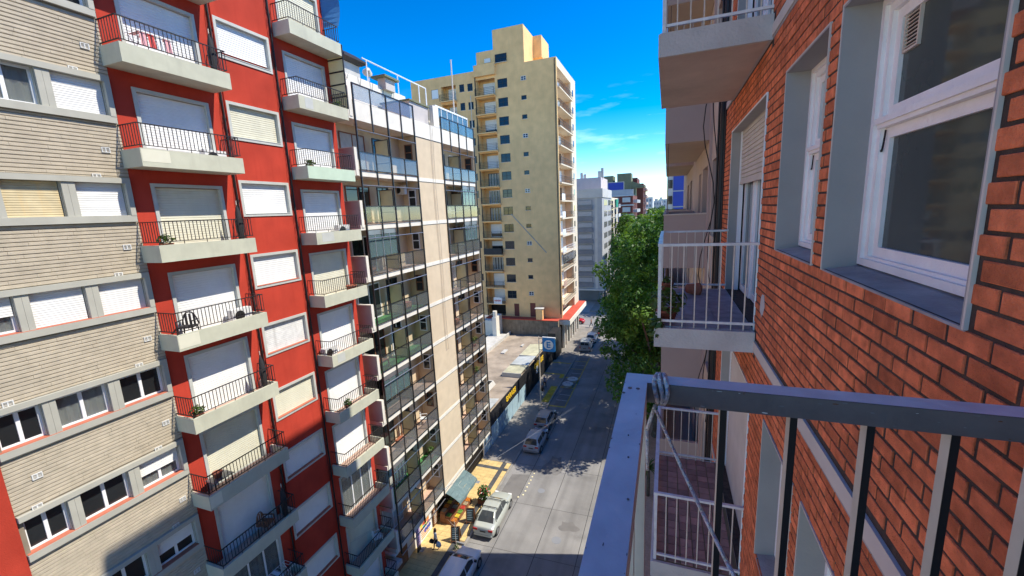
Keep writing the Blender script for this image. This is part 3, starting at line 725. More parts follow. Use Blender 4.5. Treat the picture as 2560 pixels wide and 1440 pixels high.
for r_, z in enumerate(rows):
    if z < 6: continue
    b = MB(); b.box(LX-.02, LX+.10, 4.31, 8.16, z+.94, z+1.09); b.box(LX-.02, LX+.09, 4.31, 8.16, z-.18, z-.001); b.box(LX-.02, LX+.10, 8.03, 8.16, z, z+.939)
    bo = b.build('window_band', 'tan_frame', tb)
    for a, c in ((5.23, 5.36), (5.365, 5.49), (6.61, 6.745), (6.75, 6.89)):
        q = MB(); q.box(LX-.05, LX+.055, a, c, z, z+.939); q.build('mullion_panel', 'tan_frame', bo)
    s = MB(); s.box(LX-.15, LX+.07, 4.32, 8.02, z, z+.014); s.build('sill', 'sill_red' if r_ < 7 else 'tan_frame', bo)
    for ci, c in enumerate(cols):
        y0, y1 = c; z0, z1 = z+.02, z+.935; X = LX-.13
        st = {9: 'o5o', 8: 'xox', 7: 'xmx', 6: 'hxx', 5: 'ooo', 4: 'ooh', 3: 'xoh', 2: 'xxl', 10: 'oxx'}.get(r_, 'xox')[ci]
        w = MB(); frameX(w, X-.05, X+.01, y0, y1, z0, z1, .05); w.box(X-.05, X+.005, (y0+y1)/2-.04, (y0+y1)/2+.04, z0+.05, z1-.05); wo = w.build('window', 'pvc', tb)
        g = MB(); g.box(X-.035, X-.03, y0+.04, y1-.04, z0+.04, z1-.04); g.build('pane', 'dark_glass' if (r_+ci) % 3 else 'pane_grey', wo)
        if (r_+ci) % 3 == 0 and st in 'oh':
            q = MB(); n = 24
            for j in range(n):
                a = y0+(y1-y0)*j/n; b2 = y0+(y1-y0)*(j+1)/n; q.quad((X-.06+.025*math.sin(j*1.4), a, z0), (X-.06+.025*math.sin((j+1)*1.4), b2, z0), (X-.06+.025*math.sin((j+1)*1.4), b2, z1), (X-.06+.025*math.sin(j*1.4), a, z1))
            q.build('curtain', 'curtain', wo)
        low = {'x': z0, 'm': z0, 'w': z0, 'h': z0+.42, 'l': z0+.2, 'o': z1-.08, '5': z0}[st]
        if low < z1-.02:
            q = MB(); shutterX(q, X+.055, y0+.02, y1-.02, low, z1, 1, .06); q.build('shutter', 'shutter_tan' if st == 'm' else 'shutter_white', wo)
# ventilation grilles
vm = MB(); frameX(vm, 0, .02, -.10, .10, -.075, .075, .02); vm.box(0, .015, -.012, .012, -.055, .055)
for z in (-.03, 0, .03): vm.box(.002, .010, -.08, .08, z-.004, z+.004)
vmesh = vm.mesh('vent', 'ac_white')
for (y, z) in ((7.79, 5.02), (7.42, 4.27), (7.77, 2.27), (7.43, 1.46), (7.79, -.52), (7.44, -1.36), (7.82, -3.38), (7.46, -4.18), (7.83, -6.22), (7.49, -7.0), (7.85, -9.02), (7.51, -9.82), (7.83, -11.8), (4.69, -4.14), (4.84, -6.2), (4.70, -7.0)):
    place('vent', vmesh, tb, (LX+.008, y, CZ+z+(.05 if y < 7.7 else 0)))
m = MB(); m.cyl((LX+.1, 6.25, 10.9), (LX+.32, 6.15, 10.75), .07, 10); m.cyl((LX+.0, 6.4, 11.2), (LX+.12, 6.3, 11.0), .05, 8); m.build('flue', 'pvc', tb)
# ---------------------------------------------------------------- neighbouring red wall at the far left
cw = thing('corner_wall', 'bright red rendered wall in the bottom left corner of the picture', 'wall', (LX, 2, 0))
m = MB(); m.box(-27, LX+.03, -3, 4.29, 0, 33); m.build('wall', 'red_wall', cw)
m = MB(); m.box(-27.1, LX+.10, -3, 4.29, 33, 33.22); m.build('coping', 'slab', cw)
# ---------------------------------------------------------------- cream building with black metal grid
cb = thing('cream_building', 'cream apartment building with recessed balconies behind a black metal grid', 'building', (LX, 25, 0))
CP = 2.81; ct = [22.65+CP*k for k in range(1, -8, -1)]       # slab tops 25.46 ... 2.98
BKX = -16.36
m = MB()
m.box(LX, -27, 24.05, 27.47, 2.62, 28.0, 0)
m.box(BKX, -27, 17.95, 24.05, 2.62, 28.2, 0); m.box(BKX, -27, 27.47, 32.93, 2.62, 28.2, 0)
m.box(BKX, -16.3, 17.96, 18.12, 2.62, 28.9, 1)              # left end wall of the recess
m.box(BKX, LX-.02, 32.78, 32.93, 2.62, 28.9, 0)
m.box(-16.05, -27, 17.95, 32.93, 0, 2.6, 1)
m.build('wall', ['cream', 'cream_white'], cb)
for i, z in enumerate(ct):
    for (a, b) in ((18.14, 24.04), (27.48, 32.77)):
        q = MB(); q.box(BKX-.02, LX+.012, a, b, z-.27, z); so = q.build('floor_slab', 'cream_white', cb)
        f = MB(); f.box(BKX, LX-.06, a+.02, b-.02, z+.001, z+.012)
        f.build('balcony_floor', 'green_turf' if (a < 20 and i in (3, 4, 7)) else 'floor_pink', so)
    q = MB(); q.box(LX-.01, LX+.022, 24.05, 27.47, z-.25, z-.01); q.build('band', 'cream_white', cb)
    q = MB(); q.box(LX-.01, LX+.012, 24.05, 27.47, z-.285, z-.252); q.build('joint', 'iron', cb)
q = MB(); q.box(-16.1, LX+.02, 18.14, 32.9, 28.02, 28.98); q.box(BKX-.02, -16.1, 18.14, 32.9, 28.02, 28.25); q.build('parapet', 'cream_white', cb)
q = MB(); q.box(LX-.01, LX+.014, 24.05, 27.47, 27.97, 28.015); q.build('joint', 'iron', cb)
q = MB(); q.box(-15.95, LX+.02, 24.05, 27.47, 2.42, 2.615); q.box(-16.04, LX+.015, 17.96, 24.04, 2.60, 2.71); q.build('lower_band', 'cream_white', cb)
# side fins at the left end of each balcony
for i, z in enumerate([28.27]+ct):
    q = MB(); zz = z-.25+(.0 if i % 2 else .12); q.box(-16.34, LX+.05, 18.22, 18.42, zz, zz+1.42); fo = q.build('side_fin', 'cream_white', cb)
    q = MB(); q.box(-16.32, LX+.01, 18.205, 18.219, zz+.02, zz+1.4); q.build('fin_shade', 'mauve_side', fo)  # darker sheet paints the shade on the fin's side
# the metal grid: posts, bars, handrails
def grid(y0, y1, n, name):
    g = MB(); xs = LX+.06; Y = [y0+(y1-y0)*i/n for i in range(n+1)]
    for i, y in enumerate(Y):
        if i in (0, n) or i == n//2: g.box(xs-.04, xs+.04, y-.035, y+.035, 2.4, 29.8)
        else:
            for z in [28.27]+ct: g.box(xs-.025, xs+.025, y-.03, y+.03, z-.75, z+(1.0 if z < 28 else 1.52))
    g.box(xs-.03, xs+.03, y0, y1, 29.74, 29.80)
    for z in ct: g.box(xs-.024, xs+.03, y0, y1, z+.95, z+1.0); g.box(xs-.02, xs+.02, y0, y1, z+.045, z+.085)
    go = g.build('metal_grid', 'grid_metal', cb)
    for z in [28.27]+ct: MB().cyl((xs+.02, y0, z-.74), (xs+.02, y1, z-.74), .03, 6).build('grid_bar', 'grid_light', go)
    return Y
YL = grid(18.56, 24.02, 4, 'left'); YR = grid(27.5, 32.88, 4, 'right')
rg = random.Random(21)
for side, Y in ((0, YL), (1, YR)):
    for i, z in enumerate([28.27]+ct):
        for j in range(4):
            h0, h1 = (z+.09, z+.945) if i else (z+.74, z+1.46)
            if side == 0 and i == 0: pm = 'pane_grey'
            elif i == 0: continue
            else: pm = rg.choice(['pane_grey', 'pane_grey', 'pane_clear'])
            q = MB(); q.box(LX+.052, LX+.058, Y[j]+.04, Y[j+1]-.04, h0, h1); q.build('glass_panel', pm, cb)
    for i, z in enumerate(ct):
        top = z+CP-.27; a, b = (18.14, 24.04) if side == 0 else (27.48, 32.77)
        # back wall: dark sliding door, frame, second door
        for (u, v, zz0, zz1) in ((a+.5, a+2.5, z+.03, z+2.15), (a+3.2, a+4.3, z+.03, z+2.15)):
            f = MB(); frameX(f, BKX+.002, BKX+.05, u, v, zz0, zz1, .06); f.box(BKX+.002, BKX+.04, (u+v)/2-.03, (u+v)/2+.03, zz0+.06, zz1-.06)
            fo = f.build('sliding_door', rg.choice(['grid_metal', 'pvc', 'wood']), cb)
            g = MB(); g.box(BKX+.01, BKX+.016, u+.05, v-.05, zz0+.05, zz1-.05); g.build('pane', rg.choice(['dark_glass', 'dark_glass', 'curtain', 'near_glass']), fo)
        # divider screen between the two flats
        yd = Y[2]-.02; f = MB(); f2 = MB()
        frameY(f, yd-.02, yd+.02, BKX+.25, LX-.02, z+.05, z+1.95, .04); f.box(BKX+.29, LX-.06, yd-.018, yd+.018, z+.62, z+.66)
        f2.box(BKX+.29, LX-.06, yd-.006, yd+.006, z+.09, z+.62); f2.box(BKX+.29, LX-.06, yd-.006, yd+.006, z+.66, z+1.91)
        fo = f.build('divider_screen', 'grid_metal', cb); f2.build('screen_panel', 'screen_panel', fo)
        # window in the end wall of the recess, facing the viewer
        yw = (24.05 if side == 0 else 32.78)-.002; f = MB(); frameY(f, yw-.035, yw, -15.95, -15.38, z+.95, z+2.05, .06); f.box(-15.89, -15.44, yw-.03, yw, z+1.52, z+1.58)
        fo = f.build('side_window', 'pvc' if i % 3 else 'wood', cb); g = MB(); g.box(-15.89, -15.44, yw-.012, yw-.006, z+1.01, z+1.99); g.build('pane', 'dark_glass', fo)
        # closed-in loggias on some floors
        enc = {(0, 2): (0, 2), (0, 5): (0, 2), (1, 1): (2, 4), (1, 2): (2, 4), (0, 7): (0, 1)}.get((side, i))
        if enc:
            ya, yb = Y[enc[0]]+.04, Y[enc[1]]-.04; f = MB(); nn = 4
            for t in range(nn+1): yy = ya+(yb-ya)*t/nn; f.box(LX-.06, LX-.02, yy-.025, yy+.025, z+1.02, z+2.25)
            f.box(LX-.06, LX-.02, ya, yb, z+2.25, z+2.5); fo = f.build('loggia_frame', 'grid_light', cb)
            g = MB(); g.box(LX-.045, LX-.04, ya, yb, z+1.02, z+2.25); g.build('pane', 'pane_teal', fo)
        q = MB(); q.lathe([(.0, 0), (.10, .01), (.13, .06), (.0, .062)], (-15.9, a+1.4, top-.07), 12); q.build('ceiling_lamp', 'ac_white', cb)
# ropes hanging in front of the pier
m = MB()
for yy in (25.95, 26.08, 26.3): m.tube([(LX+.03, yy+.05*math.sin(k*.9+yy), 30-k*1.3) for k in range(14)], .012, 4)
m.build('hanging_cable', 'rail_beige', cb)
# roof of the cream building: set back wall, terrace, chimneys, glazed veranda
m = MB(); m.box(-17.6, -18.0, 17.95, 27.2, 28.2, 31.35); m.box(-18.0, -27, 17.95, 27.2, 28.2, 31.25); m.build('penthouse_wall', 'cream_white', cb)
m = MB(); m.box(-16.7, -17.59, 18.6, 21.6, 28.26, 29.5); m.build('roof_wall', 'brick', cb)
m = MB(); m.box(-17.4, -15.35, 24.1, 26.3, 28.3, 30.15, 0); m.box(-17.5, -15.25, 24.0, 26.4, 30.15, 30.24, 1); m.build('roof_hut', ['mauve_side', 'olive'], cb)
m = MB(); m.box(LX-.25, LX+.03, 26.6, 27.35, 28.98, 30.35); m.build('parapet_pier', 'cream_white', cb)
m = MB(); m.box(-19.6, -18.3, 22.0, 23.4, 31.2, 32.35); m.build('chimney', 'conc_light', cb)
m = MB(); m.loft([[(-18.95+sx*s, 22.7+sy*s, z) for sx, sy in ((-1, -1), (1, -1), (1, 1), (-1, 1))] for s, z in ((.78, 32.35), (1.05, 32.5), (1.0, 32.62), (.55, 32.95))]); m.build('chimney_cap', 'iron', cb)
m = MB(); m.box(-17.9, -17.3, 24.6, 25.6, 31.2, 31.9, 0); m.box(-18.2, -17.1, 24.3, 25.9, 31.9, 32.02, 1); m.build('chimney', ['mauve_side', 'olive'], cb)
m = MB()
for y in (23.6, 26.9, 29.6): m.cyl((-17.9, y, 31.2), (-17.9, y, 32.75), .035, 6)
m.cyl((-17.9, 23.2, 32.75), (-17.9, 30.6, 32.75), .04, 6); m.cyl((-17.9, 30.6, 28.3), (-17.9, 30.6, 32.75), .04, 6); m.build('roof_handrail', 'pvc', cb)
m = MB(); m.cyl((-19, 25.2, 31.2), (-19, 25.2, 32.6), .03, 6); m.cyl((-19.1, 25.2, 32.6), (-18.85, 25.0, 32.75), .33, 12, .12); m.build('roof_dish', 'rail_beige', cb)
m = MB()
for k in range(6): m.tube([(-17.55, 20+k*1.1+.3*t, 31.35-.55*math.sin(t*math.pi)*(.4+.2*k)) for t in [i/8 for i in range(9)]], .012, 4)
m.build('roof_cable', 'iron', cb)
m = MB(); m.box(-18.5, -27, 27.3, 32.9, 28.2, 30.9); m.build('penthouse_wall', 'cream_white', cb)
f = MB(); vy = [27.7+i*.86 for i in range(7)]
for y in vy: f.box(-15.6, -15.54, y-.03, y+.03, 28.98, 30.62)
f.box(-15.62, -15.52, 27.7, 32.86, 30.55, 30.66); f.box(-18.4, -15.6, 27.68, 32.86, 30.6, 30.66); fo = f.build('veranda_frame', 'pvc', cb)
for y in vy[:-1]:
    q = MB(); q.box(-15.575, -15.567, y+.04, y+.82, 29.85, 30.54); q.build('pane', 'pane_teal', fo)
for j in range(4):
    q = MB(); q.box(LX+.052, LX+.058, YR[j]+.04, YR[j+1]-.04, 29.02, 29.72); q.build('glass_panel', 'pane_teal', cb)
q = MB(); q.cyl((-16.55, 32.6, 28.3), (-16.55, 32.6, 35.2), .055, 8); q.build('roof_mast', 'rail_beige', cb)
# ground floor shop front under the overhang
q = MB(); q.box(-16.04, -15.99, 18.3, 20.3, .02, 2.3, 0); q.build('shop_door', 'wood', cb)
q = MB(); q.box(-16.04, -15.98, 24.4, 27.3, .15, 2.35); q.build('shop_shade', 'interior_shade', cb)  # dark slab on the wall stands in for the shaded shop inside
q = MB()
for i in range(22): q.bar((-15.97, 28.9+i*.18, .13), (-15.97, 28.9+i*.18, 2.5), .022, .022)
q.box(-15.99, -15.95, 28.8, 32.8, 2.45, 2.5); q.box(-15.99, -15.95, 28.8, 32.8, .55, .6); q.box(-15.99, -15.95, 28.8, 32.8, 1.5, 1.55); q.build('entrance_gate', 'iron', cb)
q = MB(); q.box(-16.04, -15.9, 32.72, 32.93, .1, 2.6); q.box(-16.04, -15.9, 27.5, 27.75, .1, 2.6); q.build('gate_pier', 'cream_white', cb)
q = MB(); q.box(-16.04, -16.0, 28.8, 32.7, .13, 2.58); q.build('entrance_shade', 'interior_shade', cb)  # dark slab behind the gate stands in for shade
# ================================================================== text helper
def text_mesh(s, size, depth, mt, bold=.0):
    cu = bpy.data.curves.new('lettering', 'FONT'); cu.body = s; cu.size = size; cu.extrude = depth; cu.offset = bold; cu.align_x = 'LEFT'
    ob = bpy.data.objects.new('tmp', cu); COL.objects.link(ob); dg = bpy.context.evaluated_depsgraph_get()
    me = bpy.data.meshes.new_from_object(ob.evaluated_get(dg)); bpy.data.objects.remove(ob); me.name = 'lettering'; me.materials.clear(); me.materials.append(MATS[mt]); return me
RX = Matrix(((0, 0, 1), (1, 0, 0), (0, 1, 0))).to_4x4()      # reads along +Y, faces +X
RY = Matrix(((1, 0, 0), (0, 0, -1), (0, 1, 0))).to_4x4()     # reads along +X, faces -Y
def put_text(s, size, mt, parent, loc, rot, depth=.01, bold=0., name='lettering', sx=1.0):
    o = bpy.data.objects.new(name, text_mesh(s, size, depth, mt, bold)); COL.objects.link(o); o.parent = parent
    o.matrix_local = Matrix.Translation(Vector(loc)-WL[parent.name]) @ rot @ Matrix.Diagonal((sx, 1, 1, 1)); return o
# ================================================================== yellow tower
ty = thing('yellow_tower', 'tall ochre yellow apartment tower with blank side wall at the street corner', 'building', (-22, 65.3, 0))
TY = 65.3; TXR = -15.85; fl = [41.2-2.8*k for k in range(13)]
hl = []
for f in fl:
    hl += [(-25.3, -23.67, f+.87, f+2.18), (-21.45, -20.62, f+1.47, f+2.1), (-28.95, -25.75, f-.02, f+2.5)]
hl += [(-24.2, -23.3, 5.35, 7.55), (-21.35, -20.4, 5.35, 7.75), (-28.95, -25.75, 5.35, 7.4)]
m = MB(); wallY(m, TY, -29.1, TXR, 5.3, 45.2, hl, .16, 0, 0)
hw = []
for f in fl: hw += [(-31.95, -31.1, f+1.15, f+2.3), (-30.5, -29.6, f+1.1, f+2.25), (-37.15, -35.85, f+.75, f+2.2), (-35.3, -32.6, f-.02, f+2.4)]
wallY(m, TY+.02, -41, -29.1, 5.3, 45.15, hw, .16)
for f in fl: 
    for (a, b) in ((-28.95, -25.75), (-35.3, -32.6)):     # deep loggia boxes
        m.box(a, b, TY+.16, TY+1.4, f-.3, f-.021)
m.box(-41, -29, TY+1.4, 79, 5.3, 45.1); m.box(-29, -17.25, TY+1.4, 79, 5.3, 45.15)
m.box(-41, -35.32, TY+.19, TY+1.4, 5.3, 45.1); m.box(-32.58, -28.97, TY+.19, TY+1.4, 5.3, 45.1); m.box(-25.73, -16.2, TY+.17, TY+1.4, 5.3, 45.1)
m.quad((-41, TY+.02, 45.15), (-29.1, TY+.02, 45.15), (-29.1, 79, 45.15), (-41, 79, 45.15)); m.quad((-29.1, TY, 45.2), (TXR, TY, 45.2), (TXR, 79, 45.2), (-29.1, 79, 45.2))
# top blocks
m.box(-28.7, -20.8, TY+.05, TY+5, 45.2, 47.75); m.box(-25.8, -20.8, TY+.04, TY+5, 47.75, 50.5); m.box(-25.8, -19.4, TY+5, TY+9.5, 47.2, 50.45)
m.box(-29.05, -25.55, TY-.55, TY-.001, 44.1, 45.75)
m.build('wall', 'tower', ty)
def small_win(par, x0, x1, z0, z1, y, grid=True, mt='grid_metal'):
    f = MB(); frameY(f, y+.05, y+.11, x0, x1, z0, z1, .06)
    if grid: f.box((x0+x1)/2-.03, (x0+x1)/2+.03, y+.05, y+.10, z0+.06, z1-.06); f.box(x0+.06, (x0+x1)/2-.03, y+.05, y+.10, (z0+z1)/2-.025, (z0+z1)/2+.025); f.box((x0+x1)/2+.03, x1-.06, y+.05, y+.10, (z0+z1)/2-.025, (z0+z1)/2+.025)
    o = f.build('window', mt, par); g = MB(); g.box(x0+.05, x1-.05, y+.085, y+.09, z0+.05, z1-.05); g.build('pane', 'dark_glass', o)
    s = MB(); s.box(x0-.08, x1+.08, y-.07, y+.05, z0-.07, z0); s.build('sill', 'tower_side', o); return o
rt = random.Random(4)
for k, f in enumerate(fl):
    small_win(ty, -25.3, -23.67, f+.87, f+2.18, TY); small_win(ty, -21.45, -20.62, f+1.47, f+2.1, TY, k % 3 == 0, 'grid_metal' if k % 3 else 'pvc')
    if f > 22 or k % 2: small_win(ty, -31.95, -31.1, f+1.15, f+2.3, TY+.02); small_win(ty, -30.5, -29.6, f+1.1, f+2.25, TY+.02)
    if f > 30:
        o = small_win(ty, -37.15, -35.85, f+.75, f+2.2, TY+.02, False); s = MB(); shutterY(s, TY+.06, -37.1, -35.9, f+.8, f+2.15); s.build('shutter', 'shutter_white', o)
    for (a, b) in ((-28.95, -25.75),) + (((-35.3, -32.6),) if f > 28 else ()):
        q = MB(); q.box(a-.05, b+.05, TY-.75, TY+.158, f-.16, f); q.loft([[(a-.05, y, f-.3), (b+.05, y, f-.3), (b+.05, y, f-.16), (a-.05, y, f-.16)] for y in (TY-.2, TY-.001)]); bo = q.build('balcony', 'tower', ty)
        r = MB(); y = TY-.70
        for zz in (.1, .35, .6, .85, 1.05): r.bar((a, y, f+zz), (b, y, f+zz), .03); [r.bar((x, y, f+zz), (x, TY, f+zz), .03) for x in (a, b)]
        for x in (a, (a+b)/2, b): r.bar((x, y, f), (x, y, f+1.05), .04)
        r.build('railing', 'iron', bo)
        # door at the back of the loggia
        d = MB(); x0, x1 = a+.7, b-.3; frameY(d, TY+1.28, TY+1.395, x0, x1, f+.02, f+2.2, .08); do = d.build('loggia_door', 'wood' if k % 2 else 'pvc', ty)
        g = MB(); g.box(x0+.08, x1-.08, TY+1.36, TY+1.37, f+.1, f+2.12); g.build('pane', 'dark_glass', do)
        st = rt.choice([0, .2, 0, .6, 1.3, 0]) if k not in (5, 6, 7, 10) else 1.5
        if st < 1.4: s = MB(); shutterY(s, TY+1.27, x0+.05, x1-.05, f+.05+st, f+2.15); s.build('shutter', 'shutter_white', do)
        else:
            s = MB()
            for i in range(4): s.box(x0+.15+i*.5, x0+.45+i*.5, TY+1.30, TY+1.32, f+.1, f+2.1)
            s.build('curtain', 'curtain', do)
        if k == 9:
            s = MB(); s.box(a, b, y-.01, y+.01, f+.05, f+1.05); s.build('black_screen', 'fence_black', bo)
small_win(ty, -25.5, -23.6, 45.75, 46.95, TY-.10)
q = MB(); q.box(-27.3, -26.3, TY-.08, TY+.04, 46.0, 46.6); q.build('vent_box', 'ac_white', ty)
for (x0, x1, z1) in ((-24.2, -23.3, 7.55), (-21.35, -20.4, 7.75)):
    q = MB(); q.box(x0, x1, TY+.06, TY+.12, 5.35, z1); q.build('door', 'maroon', ty)
q = MB(); q.box(-28.95, -25.75, TY+1.3, TY+1.39, 5.35, 7.4); q.build('passage_shade', 'interior_shade', ty)  # back of the passage painted dark in place of shade
q = MB(); q.cyl((-29.1, TY-.06, 5.3), (-29.1, TY-.06, 45), .08, 8); q.cyl((-16.1, TY-.06, 6), (-16.1, TY-.06, 45), .06, 8); q.build('drainpipe', 'iron', ty)
q = MB(); q.cyl((-29.9, TY-.3, 30), (-29.9, TY-.3, 41.5), .07, 6); q.build('flue', 'rail_beige', ty)
# the old roof line of a neighbour that once stood against the wall
q = MB(); q.bar((-24.0, TY-.012, 22.6), (-18.2, TY-.012, 16.2), .02, .14, up=(0, 0, 1)); q.build('roof_scar', 'concrete', ty)
# street side of the tower: loggias, white slab edges, railings, end pier
m = MB(); m.box(TXR, -17.25, TY+.001, TY+.35, 5.3, 45.2, 0); m.box(TXR, -17.25, 75.2, 79, 5.3, 45.2, 1); m.box(TXR, -17.25, TY+.35, 75.2, 44.0, 45.2, 1)
m.box(-17.24, -17.2, TY+.35, 75.2, 5.3, 44, 2); m.box(-17.2, TXR-.3, 75.12, 75.199, 5.3, 44, 2); m.build('street_wall', ['tower', 'tower_side', 'tower_bounce'], ty)
for k, f in enumerate(fl):
    q = MB(); q.box(-17.2, TXR+.35, TY+.36, 75.19, f-.2, f); bo = q.build('balcony', 'tower_side', ty)
    r = MB(); x = TXR+.32
    for zz in (.1, .6, 1.0): r.bar((x, TY+.4, f+zz), (x, 75.1, f+zz), .035); r.bar((x, TY+.4, f+zz), (TXR, TY+.4, f+zz), .035)
    for i in range(19): y = TY+.4+i*.52; r.bar((x, y, f), (x, y, f+1.0), .03)
    r.build('railing', 'iron' if k not in (8, 9) else 'pvc', bo)
    if k in (6, 7, 8, 9, 11): s = MB(); s.box(x-.02, x+.02, TY+.4, TY+2.6, f+.05, f+1.02); s.build('balcony_screen', 'pvc' if k != 11 else 'floor_pink', bo)
    if k == 10:
        s = MB(); s.box(x-.03, x+.03, TY+.4, 75.1, f+1.05, f+1.15)
        for i in range(12): s.box(x-.03, x+.03, TY+.4+i*.86, TY+.5+i*.86, f+1.15, f+2.4)
        s.build('glazing_frame', 'iron', bo); s = MB(); s.box(x-.004, x+.004, TY+.4, 75.1, f+1.15, f+2.4); s.build('glazing', 'pane_grey', bo)
    for y in (67, 70.5):
        d = MB(); d.box(-17.198, -17.15, y, y+2.0, f+.02, f+2.2); d.build('door', rt.choice(['dark_glass', 'shutter_white', 'pvc']), ty)
    d = MB(); d.box(TXR-.02, TXR+.02, 76.3, 77.2, f+1.0, f+2.0); d.build('window', 'dark_glass', ty)
# base: podium with red roof, canopy, shop columns
m = MB(); m.box(-29, -16.2, 63.7, TY-.001, 0, 5.2); m.box(-29, -17, TY, 79, 0, 5.2); m.build('podium_wall', 'stain_wall', ty)
m = MB(); m.box(-28.9, -16.2, 63.6, TY-.002, 5.2, 5.3, 0); m.box(-16.2, TXR+.3, 64.6, 79, 5.2, 5.301, 0); ro = m.build('podium_roof', 'red_roof', ty)
m = MB(); m.box(-16.9, -14.42, 64.6, 79.2, 4.4, 5.19, 0); co = m.build('canopy', 'cream_white', ty)
m = MB(); m.box(-16.19, -14.5, 64.65, 79.15, 5.3025, 5.31); m.build('canopy_top', 'red_roof', co)
m = MB(); m.box(-19.9, -18.8, 63.75, 64.5, 5.3, 7.1, 0); m.box(-20.05, -18.65, 63.65, 64.6, 7.1, 7.25, 1); m.build('chimney', ['tower', 'cream_white'], ty)
for i in range(7):
    y = 65.6+i*1.95; q = MB(); q.box(-16.0, -15.6, y, y+.32, .13, 4.39); q.build('column', 'cream_white', ty)
    q = MB(); q.box(-16.06, -16.0, y+.34, y+1.9, .2, 3.8); q.build('shop_window', 'dark_glass' if i % 2 else 'pinkish', ty)
# for-sale board on a lower balcony (reads VENDE)
vs = thing('sale_board', 'white for sale board reading VENDE hung on a lower tower balcony', 'sign', (-26.9, TY-.78, fl[12]+.1))
q = MB(); q.box(-27.6, -26.1, TY-.79, TY-.76, fl[12]-.05, fl[12]+1.1); q.build('board', 'sign_white', vs)
flat('letter_red', (.45, .03, .05)); put_text('VENDE', .36, 'letter_red', vs, (-27.5, TY-.80, fl[12]+.42), RY, .004, .012, sx=1.05)
# ================================================================== garage
ga = thing('garage', 'low parking garage with brown flat roof and black corrugated street fence', 'building', (-20, 48, 0))
m = MB(); m.box(-27.5, -16.6, 33.0, 63.69, 0, 2.35); m.build('wall', 'concrete', ga)
m = MB(); m.box(-27.4, -16.55, 33.1, 63.68, 2.35, 2.6); m.build('roof', 'roof_brown', ga)
def corrug(mb, x, y0, y1, z0, z1, p=.16, a=.03, m=0):
    n = int((y1-y0)/p*2)
    for i in range(n):
        ya, yb = y0+(y1-y0)*i/n, y0+(y1-y0)*(i+1)/n; xa, xb = x+(a if i % 2 else 0), x+(a if (i+1) % 2 else 0)
        mb.quad((xa, ya, z0), (xb, yb, z0), (xb, yb, z1), (xa, ya, z1), m)
m = MB(); corrug(m, -16.02, 33.0, 59.8, 2.05, 3.52); corrug(m, -16.02, 45.9, 59.8, .14, 2.05); m.box(-16.1, -16.03, 33.0, 59.8, .14, 3.5); m.build('fence_sheet', 'fence_black', ga)
y = 33.05; pw = 1.6; 
while y < 45.8:
    q = MB(); q.box(-16.02, -15.97, y, y+pw-.05, .16, 2.04); q.build('fence_panel', 'fence_blue', ga); y += pw
m = MB(); m.box(-16.01, -15.93, 50.4, 51.1, 1.6, 2.5); m.build('notice', 'sign_white', ga)
m = MB(); m.box(-16.9, -15.7, 59.9, 63.6, .1, 4.3); m.build('end_wall', 'fence_black', ga)
put_text('GARAGE', .80, 'letter_yellow', ga, (-15.97, 39.2, 2.68), RX, .03, .02, sx=.98)
put_text('GARAGE', .95, 'letter_yellow', ga, (-15.97, 49.7, 2.36), RX, .03, .02, sx=1.1)
# roof furniture of the garage: low walls, translucent sheets, skylights
for (a, b, mt) in ((34.0, 38.9, 'sheet'), (46.2, 49.0, 'sheet_yellow'), (49.2, 52.6, 'sheet'), (52.8, 58.2, 'sheet_yellow')):
    q = MB(); n = 26
    for i in range(n):
        ya, yb = a+(b-a)*i/n, a+(b-a)*(i+1)/n; za, zb_ = (.05 if i % 2 else 0), (.05 if (i+1) % 2 else 0)
        q.quad((-19.2, ya, 2.95+za), (-16.6, ya, 3.2+za), (-16.6, yb, 3.2+zb_), (-19.2, yb, 2.95+zb_))
    q.build('roof_sheet', mt, ga)
    q = MB(); q.box(-19.25, -19.15, a, b, 2.6, 2.94); q.box(-19.15, -16.6, a-.1, a-.01, 2.6, 3.15); q.build('roof_curb', 'conc_light', ga)
for i in range(3):
    q = MB(); q.loft([[(-20.3-i*2.2+dx, yy, 2.6), (-19.0-i*2.2-dx, yy, 2.6), (-19.3-i*2.2-dx, yy, 3.05), (-20.0-i*2.2+dx, yy, 3.05)] for yy, dx in ((40.5, 0), (43.6, 0))]); so = q.build('skylight', 'conc_light', ga)
    q = MB(); q.box(-19.95-i*2.2, -19.35-i*2.2, 40.7, 43.4, 3.051, 3.06); q.build('pane', 'dark_glass', so)
q = MB(); q.box(-27.4, -24.6, 44.5, 62.5, 2.6, 2.95); q.box(-24.6, -24.4, 44, 63.6, 2.6, 3.1); q.build('roof_curb', 'conc_light', ga)
q = MB(); q.box(-26.6, -25.9, 61.0, 63.6, 2.6, 6.1, 0); q.box(-29, -26.6, 62.2, 63.4, 2.6, 5.2, 0); q.cyl((-26.2, 61.4, 6.1), (-26.2, 61.4, 7.1), .35, 10, m=0); q.build('rear_pillar', 'cream_white', ga)
q = MB(); q.box(-22.5, -21.9, 54, 55.6, 2.62, 2.75); q.box(-20.6, -20.3, 57.5, 58.4, 2.62, 2.8); q.build('roof_debris', 'conc_light', ga)
